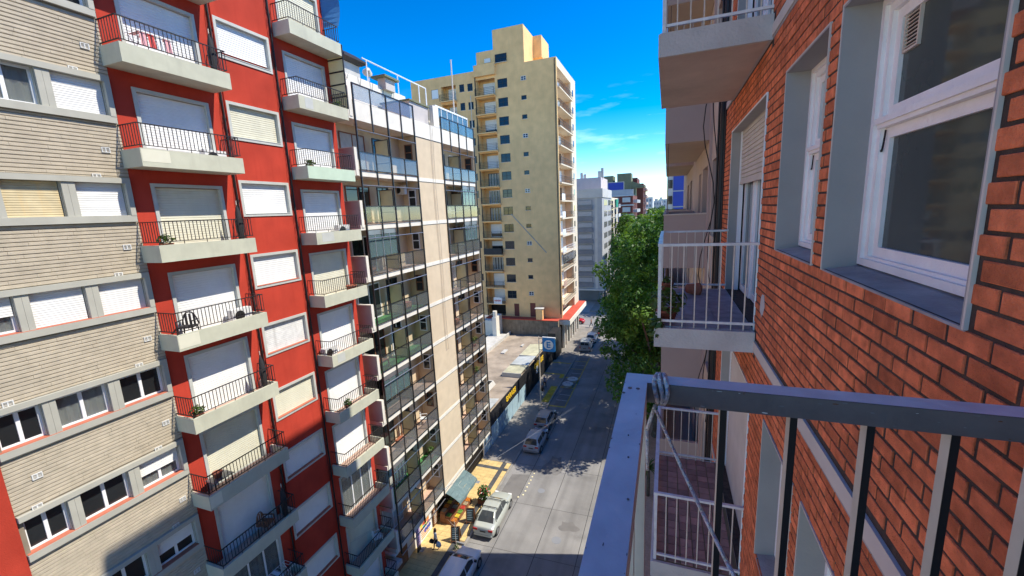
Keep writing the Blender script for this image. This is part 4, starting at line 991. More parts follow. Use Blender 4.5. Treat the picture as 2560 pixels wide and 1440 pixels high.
# ================================================================== buildings beyond the cross street
gb = thing('grey_building', 'slim grey apartment block beyond the crossing with shuttered front bays', 'building', (-17, 100, 0))
m = MB(); m.box(-20.6, -14.2, 100, 117, 3.7, 27.3, 0); m.box(-20.6, -15.8, 104, 117, 0, 3.7, 1); m.box(-20.7, -14.05, 99.8, 117.1, 25.3, 27.3, 2); m.build('wall', ['grey_bldg', 'grey_dk', 'pale'], gb)
m = MB(); m.box(-15.9, -15.3, 99.99, 100.4, 3.7, 25.3); m.build('pilaster', 'pale', gb)
for k in range(8):
    z = 4.2+k*2.62
    q = MB(); q.box(-19.9, -16.5, 99.86, 99.99, z+1.15, z+2.3); w = q.build('window', 'grey_dk', gb); s = MB(); shutterY(s, 99.85, -19.8, -16.6, z+1.2, z+2.2, .12); s.build('shutter', 'grey_bldg', w)
    q = MB(); q.box(-20.1, -16.3, 99.6, 99.99, z, z+1.0); q.build('balcony', 'grey_dk', gb)
    for y in (103.5, 105.5, 107.5, 111, 113, 115): q = MB(); q.box(-14.21, -14.15, y, y+1.1, z+.9, z+2.2); q.build('window', 'dark_glass', gb)
m = MB(); m.box(-20.8, -13.6, 99.2, 117, 3.4, 3.72); m.build('canopy', 'pale', gb)
m = MB()
for y in (100.3, 106, 112): m.box(-14.8, -14.3, y, y+.5, 0, 3.4)
m.build('column', 'grey_dk', gb)
wb = thing('white_building', 'white block with stacked balconies and a green awning past the grey one', 'building', (-17, 118, 0))
m = MB(); m.box(-22, -14.3, 117.2, 134, 0, 25.5); m.build('wall', 'tower_side', wb)
for k in range(8):
    z = 3.5+k*2.75
    for (a, b) in ((118, 123), (125.5, 131)):
        q = MB(); q.box(-14.3, -13.1, a, b, z, z+.2); bo = q.build('balcony', 'pale', wb); q = MB(); q.box(-13.2, -13.1, a, b, z+.2, z+1.0); q.build('parapet', 'grey_dk' if k % 2 else 'pale', bo)
        q = MB(); q.box(-14.29, -14.24, a+.4, b-1, z+.2, z+2.3); q.build('door', 'dark_glass', wb)
flat('green_cloth', (.02, .28, .17), .8); q = MB(); q.box(-13.25, -12.95, 118.2, 122.6, 22.9, 25.0); q.build('awning', 'green_cloth', wb)
pk = thing('pink_building', 'pale pink rooftop block with chimneys behind the grey building', 'building', (-20, 121, 0))
m = MB(); m.box(-24.5, -17.3, 120, 133.5, 25.6, 31.2); m.build('wall', 'pinkish', pk)
for i, (x, h) in enumerate(((-23.2, 1.6), (-22.3, 1.2), (-18.4, 1.8), (-17.6, 2.6))): MB().box(x, x+.7, 121+i*.4, 122+i*.4, 31.2, 31.2+h).build('chimney', 'pale', pk)
mr = thing('maroon_building', 'maroon brick block with white bands and top terrace down the street', 'building', (-15, 150, 0))
m = MB(); m.box(-24, -11, 150, 172, 0, 26.6); m.build('wall', 'maroon', mr)
for k in range(8):
    z = 26.6-3.25*k; q = MB(); q.box(-24.1, -10.6, 149.7, 150-.001, z-.25, z+.2); q.build('band', 'pale', mr)
    for x in (-22.6, -18.2, -14.4):
        w = 2.6; q = MB(); q.box(x, x+w, 149.86, 149.98, z-2.3, z-.7); o = q.build('window', 'pale', mr); q = MB(); q.box(x+.2, x+w-.2, 149.82, 149.86, z-2.15, z-.85); q.build('pane', 'dark_glass' if x < -18 else 'pale', o)
    for y in (152, 158, 164): q = MB(); q.box(-11, -9.6, y, y+4, z-2.6, z-1.5); q.build('balcony', 'pale', mr)
q = MB(); q.box(-23, -10.9, 150.2, 151, 26.6, 28.6); q.build('parapet', 'grey_bldg', mr)
ol = thing('olive_towers', 'two olive green rooftop towers carrying a dark blue billboard', 'building', (-18, 176, 0))
m = MB(); m.box(-26, -20.6, 176, 184, 20, 35.2); m.box(-19, -13.6, 176, 184, 20, 35.8); m.box(-25, -12, 177, 184, 20, 32.0); m.loft([[(-19, y, 30), (-8.5, y, 30), (-8.5, y, 30.6), (-13, y, 32.5), (-19, y, 33)] for y in (176.5, 183)]); m.build('wall', 'olive', ol)
m = MB(); m.box(-20.5, -15.0, 160.2, 160.6, 27.9, 31.6); bo = m.build('billboard', 'blue_wall', ol); m = MB(); frameY(m, 160.0, 160.2, -20.7, -14.8, 27.7, 31.8, .2); m.build('billboard_frame', 'pale', bo)
m = MB()
for x in (-20, -17.5, -15.4): m.box(x, x+.2, 160.3, 160.6, 26.6, 27.9)
m.build('billboard_leg', 'grey_dk', bo)
br = thing('brown_building', 'brown brick tower with stacked balconies right of the olive ones', 'building', (-9, 190, 0))
m = MB(); m.box(-22, -9.5, 186, 210, 0, 32.0); m.box(-20, -12, 187, 205, 32, 34.5); m.build('wall', 'maroon', br)
for k in range(10):
    q = MB(); q.box(-9.5, -8.2, 188, 206, 3+k*2.9, 4.0+k*2.9); q.build('balcony', 'mauve', br)
for (x0, x1, y, z, mt, lb) in ((-14, -8, 260, 27.6, 'pale', 'pale distant block nearest the brown tower down the street'), (-9, -3.5, 300, 25.6, 'conc_light', 'grey distant block in the middle of the far skyline'), (-6.5, 0, 340, 27.0, 'pale', 'whitish distant block at the vanishing end of the street'), (-19, -10, 330, 26.0, 'grey_bldg', 'bluish grey distant block low behind the others')):
    d = thing('distant_building', lb, 'building', (x0, y, 0), 'distant blocks at the street end')
    m = MB(); m.box(x0, x1, y, y+25, 0, z); m.box(x0+1, x0+3, y+2, y+6, z, z+1.5); m.build('wall', mt, d)
    for k in range(6):
        for j in range(3): q = MB(); q.box(x0+.6+j*1.8, x0+1.6+j*1.8, y-.1, y-.01, z-2.6-k*3, z-1.2-k*3); q.build('window', 'grey_dk', d)
# ================================================================== ground, road, pavements
def struct(name, mb, mt): return tag(mb.build(name, mt), kind='structure')
m = MB(); m.quad((-1500, -300, -.03), (1500, -300, -.03), (1500, 2500, -.03), (-1500, 2500, -.03)); struct('ground', m, 'concrete')
m = MB(); n = 60
for i in range(n): a, b = -30+i*9, -30+(i+1)*9; m.quad((-12.85, a, 0), (-1.9, a, 0), (-1.9, b, 0), (-12.85, b, 0))
road = struct('road', m, 'road')
m = MB(); m.quad((-200, 80.6, .004), (150, 80.6, .004), (150, 91.2, .004), (-200, 91.2, .004)); struct('cross_street', m, 'road')
m = MB()
for (p, q) in (((-10.95, 14, .004), (-10.95, 44, .004)), ((-8.0, 14, .004), (-8.0, 60, .004)), ((-5.2, 14, .004), (-5.2, 60, .004))): m.bar(p, q, .035, .004)
for y in (18.4, 23.0, 27.8, 32.9): m.bar((-12.8, y, .0035), (-2, y+.3, .0035), .02, .003)
m.build('expansion_joint', 'seam', road)
m = MB(); m.poly([(-12.6, 27.9, .005), (-10.98, 28.2, .005), (-10.99, 31.6, .005), (-12.5, 31.2, .005)]); m.build('repair_patch', 'road_patch', road)
lp = MB(); lp.poly([(-8.4, 18.2, .005), (-7.3, 18.5, .005), (-7.1, 21.0, .005), (-8.2, 20.9, .005)]); lp.build('repair_patch', 'conc_light', road)
for (x, y, rx_, ry_, sd_) in ((-9.6, 20.2, .5, .9, 1), (-6.4, 26.5, .7, .5, 2), (-9.3, 33.5, .8, 1.5, 3), (-7.1, 21.6, .35, .35, 4)):
    q = MB(); q.poly([(x+rx_*math.cos(t)*(1+.3*math.sin(3*t+sd_)), y+ry_*math.sin(t)*(1+.25*math.cos(4*t+sd_)), .0055) for t in [i/22*2*math.pi for i in range(22)]]); q.build('oil_stain', 'road_patch', road)
q = MB(); q.lathe([(0, .009), (.32, .009), (.34, .006), (.34, 0)], (-6.9, 25.0, 0), 20); q.build('manhole_cover', 'grey_dk', road)
q = MB(); q.lathe([(0, .009), (.28, .009), (.30, .006), (.30, 0)], (-9.4, 29.8, 0), 20); q.build('manhole_cover', 'grey_dk', road)
sm = MB().lathe([(.075, 0), (.07, .02), (.04, .034), (0, .036)], n=10).mesh('road_stud', 'stud')
for (x, y) in ((-10.99, 28.5), (-10.69, 28.88), (-10.66, 29.39), (-10.69, 29.91), (-10.68, 30.4), (-10.66, 30.87), (-10.67, 31.35), (-10.66, 31.85)): place('road_stud', sm, road, (x, y, .004))
# painted parking bays
m = MB(); m.box(-10.95, -10.83, 44.8, 62.2, .004, .008)
for y in (44.8, 50.3, 53.6, 57, 60.2): m.box(-12.8, -10.95, y, y+.28 if y in (44.8, 50.3, 53.6) else y+.12, .004, .008)
m.build('bay_marking', 'paint_yellow', road)
m = MB()
for y in (46.6, 48.2, 55.4, 58.6): m.box(-12.3, -10.95, y, y+.08, .004, .007)
m.build('bay_line', 'paint_white', road)
m = MB(); m.box(-12.3, -10.96, 45.1, 50.2, .002, .0035); m.box(-12.3, -10.96, 54, 62, .002, .0035); m.build('bay_surface', 'road_patch', road)
# left pavement: yellow tiles then grey concrete
m = MB(); m.box(-16.06, -13.02, -8, 32.5, -.02, .121); lw = struct('pavement', m, 'tile_grout')
m = MB(); m.box(-13.02, -12.85, -8, 79.2, -.02, .135); kb = m.build('kerb', 'kerb', lw)
m = MB(); m.box(-13.9, -13.03, 45.4, 50.2, .1355, .1375); m.box(-13.6, -13.03, 53, 54.2, .1355, .1375); m.box(-16, -13.1, 54.2, 54.5, .1355, .1375); m.box(-16, -13.1, 58.6, 58.9, .1355, .1375); m.build('yellow_marking', 'kerb_yellow', lw)
m = MB(); m.box(-16.06, -13.02, 32.5, 79.2, -.02, .133); struct('pavement_concrete', m, 'walk_grey')
tw = .40; tmY = MB().box(0, tw-.014, 0, tw-.014, 0, .012).mesh('paving_tile', 'tile_yellow'); tmD = MB().box(0, tw-.014, 0, tw-.014, 0, .012).mesh('paving_tile', 'tile_dark')
rest = MB(); restd = MB(); cnt = 0; r5 = random.Random(9)
cells = []
for j in range(60):
    y = 32.46-(j+1)*tw
    if y < 8.6: break
    for i in range(7):
        x = -13.05-(i+1)*tw-.015*0
        dark = (i == 1) or (abs(y-31.26) < .25) or False
        if i == 7-1 and False: pass
        cells.append((x, y, dark))
    cells.append((-13.05-8*tw+.20, y, abs(y-31.26) < .25))
for (x, y, dark) in cells:
    z = .1215+r5.uniform(-.001, .0025)
    if 21.6 < y < 22.5 and x > -13.5: continue
    if cnt < 300: place('paving_tile', tmD if dark else tmY, lw, (x, y, z)); cnt += 1
    else: (restd if dark else rest).box(x, x+tw-.014, y, y+tw-.014, z, z+.012)
tag(rest.build('paving_tiles', 'tile_yellow', lw), kind='stuff'); tag(restd.build('dark_paving_tiles', 'tile_dark', lw), kind='stuff')
m = MB(); m.box(-15.15, -14.75, 29.0, 29.35, .134, .139); m.box(-15.75, -15.4, 21.1, 21.5, .134, .139); m.build('meter_cover', 'grey_dk', lw)
# earth square with a kerb round the young tree
m = MB(); frameX(m, 0, 0, 0, 0, 0, 0, 0) if False else m.box(-13.45, -13.03, 21.65, 22.45, .10, .125); m.build('tree_pit', 'roof_brown', lw)
m = MB(); m.box(-13.55, -12.9, 21.56, 21.66, .12, .30); m.box(-13.55, -12.9, 22.45, 22.55, .12, .30); m.build('pit_kerb', 'grey_dk', lw)
# right pavement and the pavements beyond the crossing
m = MB(); m.box(-1.9, 1.35, -8, 79, -.02, .13); rw = struct('right_pavement', m, 'floor_pink')
m = MB(); m.box(-1.9, -1.72, -8, 79, .1305, .14); m.build('kerb', 'kerb', rw)
m = MB(); m.box(-16, -12.85, 92, 400, -.02, .13); struct('far_pavement', m, 'walk_grey')
m = MB(); m.box(-1.9, 3, 92, 400, -.02, .13); struct('far_right_pavement', m, 'walk_grey')
# overhead wires crossing the street
ow = thing('overhead_wire', 'pair of thin overhead wires slanting across the street', 'wires', (-8.6, 26.4, 6))
m = MB()
for d in (0, .22):
    A, B = Vector((-15.0, 14.5+d, 6.6)), Vector((-4.6+d, 40, 6.4)); m.tube([tuple(A.lerp(B, t)+Vector((0, 0, -.5*math.sin(t*math.pi)))) for t in [i/14 for i in range(15)]], .005, 4)
m.build('wire', 'grey_dk', ow)
# ================================================================== trees
def tree(name, label, x, y, h, cz, rx, ry, rz, seed, ncl=110, per=110, ls=.26, trunk_h=5.0, mt='leaf', group='street trees along the right pavement', dx=0):
    t = thing(name, label, 'tree', (x, y, .1), group); R_ = random.Random(seed)
    cl = []
    for i in range(ncl):
        while True:
            p = Vector((R_.uniform(-1, 1), R_.uniform(-1, 1), R_.uniform(-1, 1)))
            l = p.length
            if .42 < l < 1 or (l < .42 and R_.random() < .25): break
        irr = 1+.22*math.sin(3*math.atan2(p.y, p.x)+seed)+.16*math.sin(5*p.z+seed*2)+R_.uniform(-.12, .14)
        cl.append(Vector((x+dx+p.x*rx*irr, y+p.y*ry*irr, cz+p.z*rz)))
    tr = MB(); top = Vector((x+.3*dx, y, trunk_h)); rr = .20+.008*h
    tr.tube([(x, y, .05), (x+.05*dx, y+.05, trunk_h*.5), tuple(top)], rr, 9); tr.cyl((x, y, .0), (x, y, .7), rr*1.5, 9, rr)
    limbs = R_.sample(cl, min(16, ncl))
    for c in limbs:
        mid = top.lerp(c, .45)+Vector((0, 0, .6)); tr.cyl(tuple(top-Vector((0, 0, .4))), tuple(mid), rr*.55, 6, rr*.3); tr.cyl(tuple(mid), tuple(c), rr*.3, 5, .03)
    tr.cyl(tuple(top-Vector((0, 0, .1))), (x+.6*dx, y, cz+rz*.4), rr*.8, 7, .06)
    tr.build('trunk', 'bark', t, True)
    a = MB(); b = MB()
    for c in cl:
        rad = R_.uniform(.75, 1.25)*max(.9, rx*.21); tgt = b if R_.random() < .4 else a
        for k in range(per):
            d = Vector((R_.gauss(0, 1), R_.gauss(0, 1), R_.gauss(0, .75))).normalized()*rad*(R_.random()**.4)
            p = c+d; nrm = (d.normalized()*.6+Vector((R_.gauss(0, .5), R_.gauss(0, .5), .55+R_.gauss(0, .4)))).normalized()
            u = nrm.cross(Vector((R_.gauss(0, 1), R_.gauss(0, 1), R_.gauss(0, 1)))).normalized(); v = nrm.cross(u); s = ls*R_.uniform(.45, 1.45)
            tgt.quad(p-u*s*.5, p+v*s*.32-nrm*s*.08, p+u*s*.5, p-v*s*.32-nrm*s*.08)
    co = a.build('crown', mt, t); b.build('crown_tips', 'leaf_lit', co)  # random clusters in the lighter colour stand in for sunlit tips
    return t
tree('street_tree', 'nearest big leafy street tree overhanging the road on the right', -.6, 41, 22, 13.0, 4.9, 6.0, 9.9, 3, 270, 165, .33, 5.5, dx=.1)
tree('street_tree', 'second leafy street tree behind the nearest one', -.9, 52, 20, 12.6, 5.8, 6.4, 7.8, 5, 250, 150, .36, 5.5, dx=-.1)
tree('street_tree', 'third leafy street tree beside the parked van', -.9, 61.2, 20, 12.4, 5.9, 5.5, 7.6, 8, 210, 140, .38, 5.5, dx=-.2)
tree('street_tree', 'last leafy street tree before the crossing', -1, 70.6, 17, 10.6, 4.7, 3.4, 5.6, 13, 110, 120, .36, 5.5, dx=-.1)
tree('street_tree', 'leafy tree on the right just past the crossing', -1.2, 97, 21, 13.5, 6.0, 6, 7.8, 21, 110, 90, .42, 5.5, group='street trees beyond the crossing')
tree('street_tree', 'leafy tree farther on the right past the crossing', -1.2, 112, 21, 13.5, 6.5, 7, 7.8, 22, 100, 80, .48, 5.5, group='street trees beyond the crossing')
tree('street_tree', 'tall green tree on the left before the maroon building', -10.8, 121, 21, 13.9, 4.6, 6, 7.4, 23, 110, 80, .48, 5.5, group='street trees beyond the crossing')
tree('street_tree', 'dense tree on the left far down the street', -9.5, 138, 20, 13.2, 5.2, 6, 7.2, 24, 90, 70, .55, 5.5, group='street trees beyond the crossing')
tree('street_tree', 'dark green tree at the far end of the street', -3.5, 150, 23, 14.8, 5.5, 8, 8.0, 25, 90, 70, .6, 5.5, group='street trees beyond the crossing')
# small palm on the right pavement
pt = thing('palm', 'small spiky palm on the right pavement seen between the railing bars', 'plant', (-1.0, 31.5, .13))
m = MB(); m.tube([(-1.0, 31.5, .1), (-.98, 31.5, 1.6), (-1.02, 31.52, 2.6)], .13, 8); m.build('trunk', 'bark', pt, True)
m = MB(); r8 = random.Random(2)
for i in range(70):
    a = r8.uniform(0, 2*math.pi); el = r8.uniform(-.4, 1.3); L_ = r8.uniform(.8, 1.3); d = Vector((math.cos(a)*math.cos(el), math.sin(a)*math.cos(el), math.sin(el))); sd = Vector((-math.sin(a), math.cos(a), 0))*.035
    p0 = Vector((-1.02, 31.52, 2.6)); p1 = p0+d*L_*.55; p2 = p0+d*L_+Vector((0, 0, -.28*L_))
    m.quad(p0-sd, p0+sd, p1+sd, p1-sd); m.quad(p1-sd, p1+sd, p2+sd*.15, p2-sd*.15)
m.build('fronds', 'leaf_plant', pt)
# ================================================================== vehicles
def catmull(pts, n):
    out_ = []
    for i in range(len(pts)-1):
        p0, p1, p2, p3 = pts[max(i-1, 0)], pts[i], pts[i+1], pts[min(i+2, len(pts)-1)]
        for k in range(n):
            t = k/n; out_.append(tuple(.5*((2*b)+(-a+c)*t+(2*a-5*b+4*c-d)*t*t+(-a+3*b-3*c+d)*t**3) for a, b, c, d in zip(p0, p1, p2, p3)))
    out_.append(tuple(pts[-1])); return out_
def car(label, loc, rz, paint, kind='sedan', col=None, cat='car'):
    """Front points to +Y in local space. Stations: (y, half width, belt height, underside height)."""
    if kind == 'sedan':
        L_, st = 4.5, [(-2.25, .62, .66, .34), (-2.2, .74, .86, .28), (-2.05, .80, .95, .24), (-1.5, .845, .99, .2), (-.4, .85, .95, .18), (.9, .85, .93, .18), (1.5, .83, .86, .2), (2.0, .76, .72, .22), (2.2, .66, .62, .28), (2.27, .5, .5, .34)]
        cab = dict(y=(-1.75, -1.05, .35, 1.15), zr=1.46, wb=.76, wr=.57)
    elif kind == 'hatch':
        L_, st = 3.9, [(-1.95, .66, .62, .34), (-1.93, .76, .86, .27), (-1.85, .80, .98, .24), (-1.0, .82, 1.0, .2), (0, .83, .98, .18), (.75, .82, .96, .18), (1.3, .80, .88, .2), (1.72, .73, .74, .22), (1.9, .62, .62, .28), (1.96, .48, .5, .34)]
        cab = dict(y=(-1.90, -1.58, .15, 1.02), zr=1.49, wb=.75, wr=.60)
    else:
        L_, st = 4.2, [(-2.1, .72, .7, .34), (-2.09, .80, .9, .27), (-2.02, .83, 1.08, .24), (-1.0, .85, 1.08, .2), (.3, .85, 1.05, .18), (1.0, .84, 1.0, .18), (1.55, .82, .92, .2), (1.95, .74, .76, .22), (2.08, .62, .62, .28), (2.14, .48, .5, .34)]
        cab = dict(y=(-2.06, -2.0, .35, 1.25), zr=1.82, wb=.80, wr=.70)
    t = local_thing('parked_car' if cat != 'van' else 'parked_van', label, cat, loc, rz)
    rings = []
    for (y, w, zt, zb) in catmull(st, 3):
        s = [(-w*.86, zb), (-w*.98, zb+.12), (-w, zb+(zt-zb)*.5), (-w*.985, zt-.10), (-w*.93, zt-.03), (-w*.7, zt+.012), (0, zt+.03)]
        rings.append([(x, y, z) for x, z in s]+[(-x, y, z) for x, z in reversed(s[:-1])])
    b = MB(); b.loft(rings); body = b.build('body', paint, t, True)
    y0, y1, y2, y3 = cab['y']; zr, wb, wr = cab['zr'], cab['wb'], cab['wr']
    def belt(y):
        S = catmull(st, 6); q = min(S, key=lambda s: abs(s[0]-y)); return q[2]
    zb0, zb3 = belt(y0)-.02, belt(y3)-.02
    # greenhouse: pillars and roof painted, glass faces as panes of their own
    secs = [(y0, wb*.95, zb0, 0), (y0*.5+y1*.5, (wb+wr)*.5*.97, (zb0+zr-.05)*.5+.05, 2), (y1, wr*.96, zr-.04, 1), ((y1*2+y2)/3, wr, zr, 1), ((y1+y2*2)/3, wr, zr, 1), (y2, wr*.97, zr-.035, 1), (y2*.5+y3*.5, (wb+wr)*.5*.97, (zb3+zr-.04)*.5+.05, 2), (y3, wb*.96, zb3, 0)]
    rg_ = []
    for (y, w, z, tp) in secs:
        zl = belt(y)-.06
        rg_.append([(-wb, y, zl), (-w, y, max(zl+.01, z-.04)), (-w*.86, y, max(zl+.012, z+.002)), (0, y, z+.025), (w*.86, y, max(zl+.012, z+.002)), (w, y, max(zl+.01, z-.04)), (wb, y, zl)])
    def strip(mb, a_, b_, js):
        for i_ in range(a_, b_):
            for j_ in js: mb.quad(rg_[i_][j_], rg_[i_][j_+1], rg_[i_+1][j_+1], rg_[i_+1][j_])
    c = MB(); strip(c, 2, 5, (1, 2, 3, 4)); strip(c, 0, 2, (1, 4)); strip(c, 5, 7, (1, 4)); co = c.build('roof', paint, body, True)
    c = MB(); strip(c, 5, 7, (2, 3)); c.build('windscreen', 'car_glass', t, True)
    c = MB(); strip(c, 0, 2, (2, 3)); c.build('rear_window', 'car_glass', t, True)
    if kind == 'van':
        c = MB(); strip(c, 0, 2, (2, 3)); c.v = [(x, y-.012, z) for x, y, z in c.v]; c.box(-.03, .03, y0-.03, y0+.02, zb0, zr-.05); c.box(-.62, .62, y0-.03, y0+.02, zb0, zb0+.20); c.box(-.60, .60, y1-.06, y1+.02, zr-.20, zr-.03); c.v = c.v[len(c.v)-24:]; c.f = [tuple(k_-(8*0) for k_ in f) for f in c.f[-18:]]; lo = min(min(f) for f in c.f); c.f = [tuple(k_-lo for k_ in f) for f in c.f]; c.m = c.m[-18:]; c.build('rear_door', paint, body)
    for s in (-1, 1):
        j0 = 0 if s < 0 else 5
        c = MB(); strip(c, 0, 1, (j0,)); strip(c, 6, 7, (j0,)); 
        if kind == 'van': strip(c, 1, 4, (j0,))
        c.build('pillar_panel', paint, body, True)
        c = MB(); strip(c, 1 if kind != 'van' else 4, 4, (j0,)) if kind != 'van' else None
        if kind != 'van': c.build('rear_side_window', 'car_glass', t)
        c = MB(); strip(c, 4, 6, (j0,)); c.build('front_side_window', 'car_glass', t)
        p_ = MB()
        for i_, wd in ((4, .09), (1, .12)):
            if kind == 'van' and i_ == 1: continue
            A_, B_ = Vector(rg_[i_][0 if s < 0 else 6]), Vector(rg_[i_][1 if s < 0 else 5]); p_.bar(A_, B_, .03, wd, up=(s, 0, 0))
        for i_ in range(1, 6): p_.bar(rg_[i_][1 if s < 0 else 5], rg_[i_+1][1 if s < 0 else 5], .05, .05)
        p_.build('pillar', paint, body)
        q = MB(); q.box(min(s*(wb+.03), s*(wb+.20)), max(s*(wb+.03), s*(wb+.20)), y3-.42, y3-.32, belt(y3)+.02, belt(y3)+.15); q.build('mirror', 'grid_metal' if kind != 'sedan' else paint, t)
    # wheels
    wy = (st[0][0]+.78, st[-1][0]-.82) if kind != 'hatch' else (-1.25, 1.22)
    for y in wy:
        for s in (-1, 1):
            q = MB(); r_ = .31; x1 = s*.84
            for (ra, rb_) in ((r_, r_),): q.cyl((x1-s*.19, y, r_), (x1, y, r_), r_, 18); 
            wo = q.build('wheel', 'tyre', t); q = MB(); q.cyl((x1, y, r_), (x1+s*.012, y, r_), r_*.66, 14); q.build('rim', 'rim', wo)
            q = MB(); q.cyl((x1-s*.02, y, r_+.02), (x1+s*.004, y, r_+.02), r_*1.13, 18); q.build('wheel_arch', 'black', t)
            
    # lamps, plate, bumper lines
    zl = st[2][2]-.16
    for s in (-1, 1):
        q = MB(); q.box(min(s*.42, s*.74), max(s*.42, s*.74), st[0][0]-.005, st[0][0]+.1, zl-.09, zl+.06) if kind != 'van' else q.box(min(s*.66, s*.80), max(s*.66, s*.80), st[0][0]-.02, st[0][0]+.1, zl-.25, zl+.1); q.build('tail_lamp', 'lamp_red', t)
        q = MB(); ff = st[-3][0]; q.box(min(s*.42, s*.70), max(s*.42, s*.70), ff, ff+.12, .60, .72); q.build('headlamp', 'pvc', t)
    q = MB(); q.box(-.22, .22, st[0][0]-.015, st[0][0]+.02, .62, .72); q.build('number_plate', 'grid_metal', t)
    q = MB(); q.box(-.70, .70, st[0][0]-.02, st[0][0]+.05, .30, .42); q.build('bumper', paint if kind == 'sedan' else 'grey_dk', t)
    q = MB(); q.cyl((0, y1+.15, zr+.02), (0, y1-.05, zr+.22), .008, 4); q.build('aerial', 'black', t)
    return t
flat('lamp_red', (.45, .02, .02), .25)
mat('car_silver', (.50, .53, .48), .28, .03, 1, metal=.25, coat=.6)
mat('car_blue', (.40, .45, .52), .28, .03, 1, metal=.3, coat=.6)
mat('car_white', (.68, .69, .70), .3, .03, 1, coat=.5)
mat('car_grey', (.34, .37, .40), .3, .03, 1, metal=.3, coat=.5)
mat('car_dark', (.05, .055, .065), .28, .05, 1, metal=.2, coat=.5)
mat('car_red', (.50, .012, .02), .3, .03, 1, coat=.6)
sd = car('pale silver saloon parked at the kerb beside the chalkboards', (-11.95, 25.75, 0), .02, 'car_silver', 'sedan')
for y in (-.75, .1):
    q = MB(); q.bar((-.60, y, 1.545), (.60, y, 1.545), .05, .03); [q.bar((s*.58, y, 1.43), (s*.58, y, 1.545), .05, .04) for s in (-1, 1)]; q.build('roof_bar', 'grid_metal', sd)
car('bluish white hatchback at the bottom edge, half in the shadow', (-12.0, 20.05, 0), .0, 'car_white', 'hatch')
car('silver hatchback parked nearest to the yellow pavement end', (-11.8, 36.5, 0), .0, 'car_blue', 'hatch')
car('grey blue hatchback parked in front of the other silver one', (-12.05, 40.75, 0), .0, 'car_grey', 'hatch')
car('grey panel van parked past the marked bays', (-12.1, 66.5, 0), .0, 'car_grey', 'van', cat='van')
car('white hatchback parked ahead of the grey van', (-11.95, 71.0, 0), .0, 'car_white', 'hatch')
car('dark saloon parked nearest to the street crossing', (-11.7, 75.3, 0), .0, 'car_dark', 'sedan')
car('bright red hatchback driving along the cross street', (-17.2, 81.9, 0), -math.pi/2, 'car_red', 'hatch')
car('white hatchback on the cross street half hidden by the trees', (-4.5, 84.5, 0), math.pi/2, 'car_white', 'hatch')
# oval silver lids standing in the marked bays
for (x, y, lb) in ((-11.55, 52.6, 'low round silver cover in the far part of the yellow bay'), (-11.85, 50.9, 'low round silver cover in the near part of the yellow bay')):
    t = thing('silver_cover', lb, 'cover', (x, y, 0), 'silver covers in the marked bay'); q = MB()
    q.lathe([(.62, 0), (.64, .28), (.74, .31), (.74, .36), (.66, .41), (.45, .44), (0, .46)], (x, y, 0), 22); q.build('lid', 'sheet', t, True)
    q = MB(); q.cyl((x-.3, y, .47), (x+.3, y, .47), .03, 6); q.build('handle', 'rail_dark', t)
# ================================================================== street furniture
po = thing('sign_pole', 'tall street pole carrying a blue parking sign with letter E', 'pole', (-13.6, 44.3, .13))
q = MB(); q.cyl((-13.6, 44.3, .1), (-13.6, 44.3, 6.6), .075, 10, .065); q.cyl((-13.6, 44.3, 6.6), (-13.6, 44.3, 8.75), .05, 8); q.build('pole', 'rail_beige', po)
q = MB(); q.box(-13.58, -13.15, 44.27, 44.33, 8.5, 8.56); q.box(-13.58, -13.15, 44.27, 44.33, 7.1, 7.16); q.build('bracket', 'rail_dark', po)
def rrect(mb, x0, x1, z0, z1, y0, y1, r=.12):
    P = []
    for cx, cz, a0 in ((x1-r, z1-r, 0), (x0+r, z1-r, 90), (x0+r, z0+r, 180), (x1-r, z0+r, 270)):
        for k in range(5): a = math.radians(a0+k*22.5); P.append((cx+r*math.cos(a), cz+r*math.sin(a)))
    mb.loft([[(x, y, z) for x, z in P] for y in (y1, y0)])
q = MB(); rrect(q, -13.17, -11.68, 7.0, 8.62, 44.22, 44.40); sg = q.build('sign_box', 'sign_blue', po)
q = MB(); rrect(q, -13.21, -11.64, 8.50, 8.70, 44.24, 44.42, .05); q.build('sign_rim', 'sign_white', po)
q = MB(); q.cyl((-12.43, 44.219, 7.82), (-12.43, 44.205, 7.82), .56, 28); q.build('disc', 'sign_white', sg)
q = MB(); ex = -12.66; q.box(ex, ex+.15, 44.190, 44.204, 7.46, 8.18); [q.box(ex+.15, ex+.46, 44.190, 44.204, z_, z_+.14) for z_ in (7.46, 7.75, 8.04)]; q.build('letter_e', 'sign_blue', po)
lamp = None
# chalkboards
def aboard(x, y, lb, mt='wood'):
    t = local_thing('chalkboard', lb, 'chalkboard', (x, y, .134), .25, 'folding chalkboards on the pavement')
    for s in (-1, 1):
        q = MB(); P = lambda u, h: (u, s*.30*(1-h/1.15), h)
        for u in (-.30, .30): q.bar(P(u, 0), P(u, 1.15), .05, .03, up=(0, 1, 0))
        for h in (.14, 1.12): q.bar(P(-.30, h), P(.30, h), .03, .05, up=(0, 0, 1))
        fo = q.build('frame', mt, t); q = MB(); q.quad(P(-.28, .15), P(.28, .15), P(.28, 1.1), P(-.28, 1.1)); o = q.build('slate', 'slate', fo)
        q = MB(); r7 = random.Random(int(y*10)+s)
        for h in (.95, .82, .70, .58, .46, .34): q.quad(*[(u, v+s*.004, w) for u, v, w in (P(-.22, h), P(-.22+r7.uniform(.25, .44), h), P(-.22+r7.uniform(.25, .44), h+.035), P(-.22, h+.035))])
        q.build('chalk_marks', 'fence_blue', fo)
aboard(-13.45, 24.75, 'folding chalkboard nearest the planter beside the silver saloon'); aboard(-13.65, 22.75, 'folding chalkboard nearest the walking woman')
